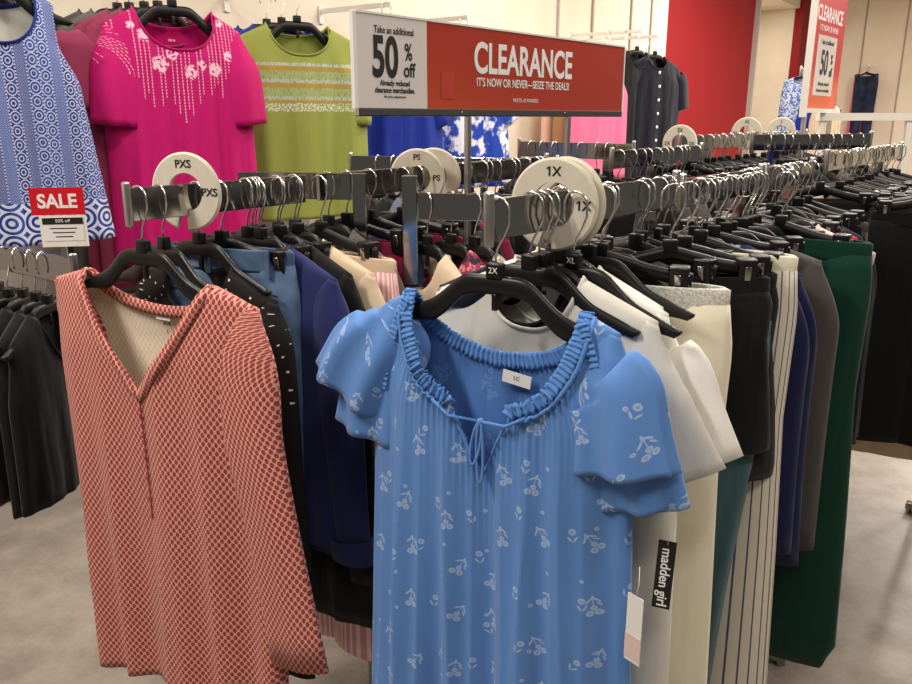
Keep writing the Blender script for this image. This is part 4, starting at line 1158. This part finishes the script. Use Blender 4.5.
st('%', .05, cx+.044*s, .62, M['ink'], pw, .0008, .72); st('off', .042, cx+.046*s, .42, M['ink'], pw, .0008, .84)
st('Already reduced', .0165, cx, .275, M['ink'], pw, .0003, .85); st('clearance merchandise.', .0165, cx, .195, M['ink'], pw, .0003, .82); st('No price adjustments.', .008, cx, .125, M['ink'], pw, 0, 1)
c2 = wx+(SWd-wx)*.43
st('CLEARANCE', .100, c2, .62, M['whiteink'], pr, .0022, .80)
st("IT'S NOW OR NEVER—SEIZE THE DEALS!", .0285, c2, .335, M['whiteink'], pr, .0003, .82)
st('PRICES AS MARKED', .0135, c2, .12, M['whiteink'], pr, 0)
bm = bmesh.new(); box(bm, (wx+.066, -.0035, SH*.28), (.045, .0006, .055)); obj('faded_sticker', bm, material('faded_red', rgb(190, 60, 46), .4), sg, False)
for u in (468, 569):
    dx = (u-456)/800*.955; x = ((dx*Ls.y-Ls.x)/(dd.x/SWd-dx*dd.y/SWd)); zl = .30
    bm = bmesh.new(); 
    box(bm, (x, .0, -.016-zl/2), (.013, .011, zl), bevel=.001); o = obj('pole', bm, M['steel'], sg, False)
    bm = bmesh.new(); bmesh.ops.create_uvsphere(bm, u_segments=8, v_segments=6, radius=.003); o = obj('screw', bm, M['chrome'], sg); o.location = (x-.03, -.0075, -.008)
# bracket plate under the sign on the rack arm
# tall banner right
Lb = P(804, 108, 4.3); db = Vector((eB.x, eB.y, 0)); SWb = .56
bn = thing('clearance_banner', 'tall red CLEARANCE banner with white 50% panel at upper right', 'sign', (Lb.x, Lb.y, Lb.z), math.atan2(eB.y, eB.x))
fx = (836-456)/800*.955; SWb = ((fx*Lb.y-Lb.x)/(eB.x-fx*eB.y)); SHb = .95
bm = bmesh.new(); box(bm, (SWb/2, 0, SHb/2), (SWb, .012, SHb)); pb = obj('panel', bm, material('banner_red', lambda: (lambda q: mix(soft(q[3], .08, .22), rgb(226, 104, 70), rgb(196, 44, 50)))(coords('Object')), .35), bn, False)
bm = bmesh.new(); box(bm, (-.012, 0, SHb/2-.02), (.024, .03, SHb+.05)); box(bm, (SWb/2, 0, -.012), (SWb, .03, .022)); obj('frame', bm, M['whitemetal'], bn, False)
bm = bmesh.new(); box(bm, (SWb*.47, -.0065, .215), (SWb*.62, .002, .30)); pc = obj('price_panel', bm, M['signwhite'], bn, False)
text('lettering', '50', .17, M['ink'], pc, (SWb*.42, -.0085, .225), .0003, bold=.004, sx=.8*SWb/.56*1.0); text('lettering', '%', .07, M['ink'], pc, (SWb*.66, -.0085, .25), .0003, bold=.001, sx=.8); text('lettering', 'off', .065, M['ink'], pc, (SWb*.66, -.0085, .185), .0003, bold=.001, sx=.8)
text('lettering', 'Take an additional', .034, M['ink'], pc, (SWb*.47, -.0085, .332), .0003, sx=.9)
text('lettering', 'Already reduced', .03, M['ink'], pc, (SWb*.47, -.0085, .125), .0003); text('lettering', 'clearance merchandise.', .028, M['ink'], pc, (SWb*.47, -.0085, .092), .0003, sx=.9)
text('lettering', 'CLEARANCE', .10, M['whiteink'], pb, (SWb*.48, -.0065, .465), .0003, bold=.002, sx=.82*SWb/.56)
text('lettering', "IT'S NOW OR NEVER", .04, M['whiteink'], pb, (SWb*.48, -.0065, .398), .0003, sx=.9)
for x in (.02, SWb-.06):
    bm = bmesh.new(); box(bm, (x, .0, -.024-.2), (.022, .02, .40)); obj('pole', bm, M['steel'], bn, False)

# ------------------------------------------------------------------ SALE card on the low arm
sa = thing('sale_card', 'small red and white SALE card on a clip stand at the left', 'sign', G1.at(.03)+Vector((0, 0, 0)), .20)
bm = bmesh.new(); box(bm, (0, 0, .12), (.108, .003, .058)); hd = obj('header_card', bm, M['redcard'], sa, False)
text('lettering', 'SALE', .041, M['whiteink'], hd, (0, -.0018, .119), .0003, bold=.0012, sx=.92)
bm = bmesh.new(); box(bm, (.006, .001, .056), (.094, .004, .068)); fr_ = obj('card_holder', bm, M['whitemetal'], sa, False)
bm = bmesh.new(); box(bm, (.006, -.0014, .060), (.082, .0012, .050)); pn = obj('price_card', bm, M['paper'], fr_, False)
bm = bmesh.new(); box(bm, (.006, -.0024, .078), (.082, .0006, .014)); obj('black_strip', bm, M['ink'], fr_, False)
text('lettering', '50% off', .010, M['whiteink'], fr_, (.006, -.0028, .078), .0002)
for k in range(3): bxo('printed_line', (.006, -.0022, .062-.009*k), (.055-.01*k, .0004, .0022), M['ink'], fr_)
bm = bmesh.new(); box(bm, (0, .004, .011), (.012, .006, .07)); obj('stem', bm, M['steel'], sa, False)
for o in (HG, CH)+tuple(protos.values()):
    for c in list(o.children_recursive): bpy.data.objects.remove(c)
    bpy.data.objects.remove(o)
for o in list(bpy.data.objects):
    if o.get('label') == 'x':
        for c in list(o.children_recursive): bpy.data.objects.remove(c)
        bpy.data.objects.remove(o)
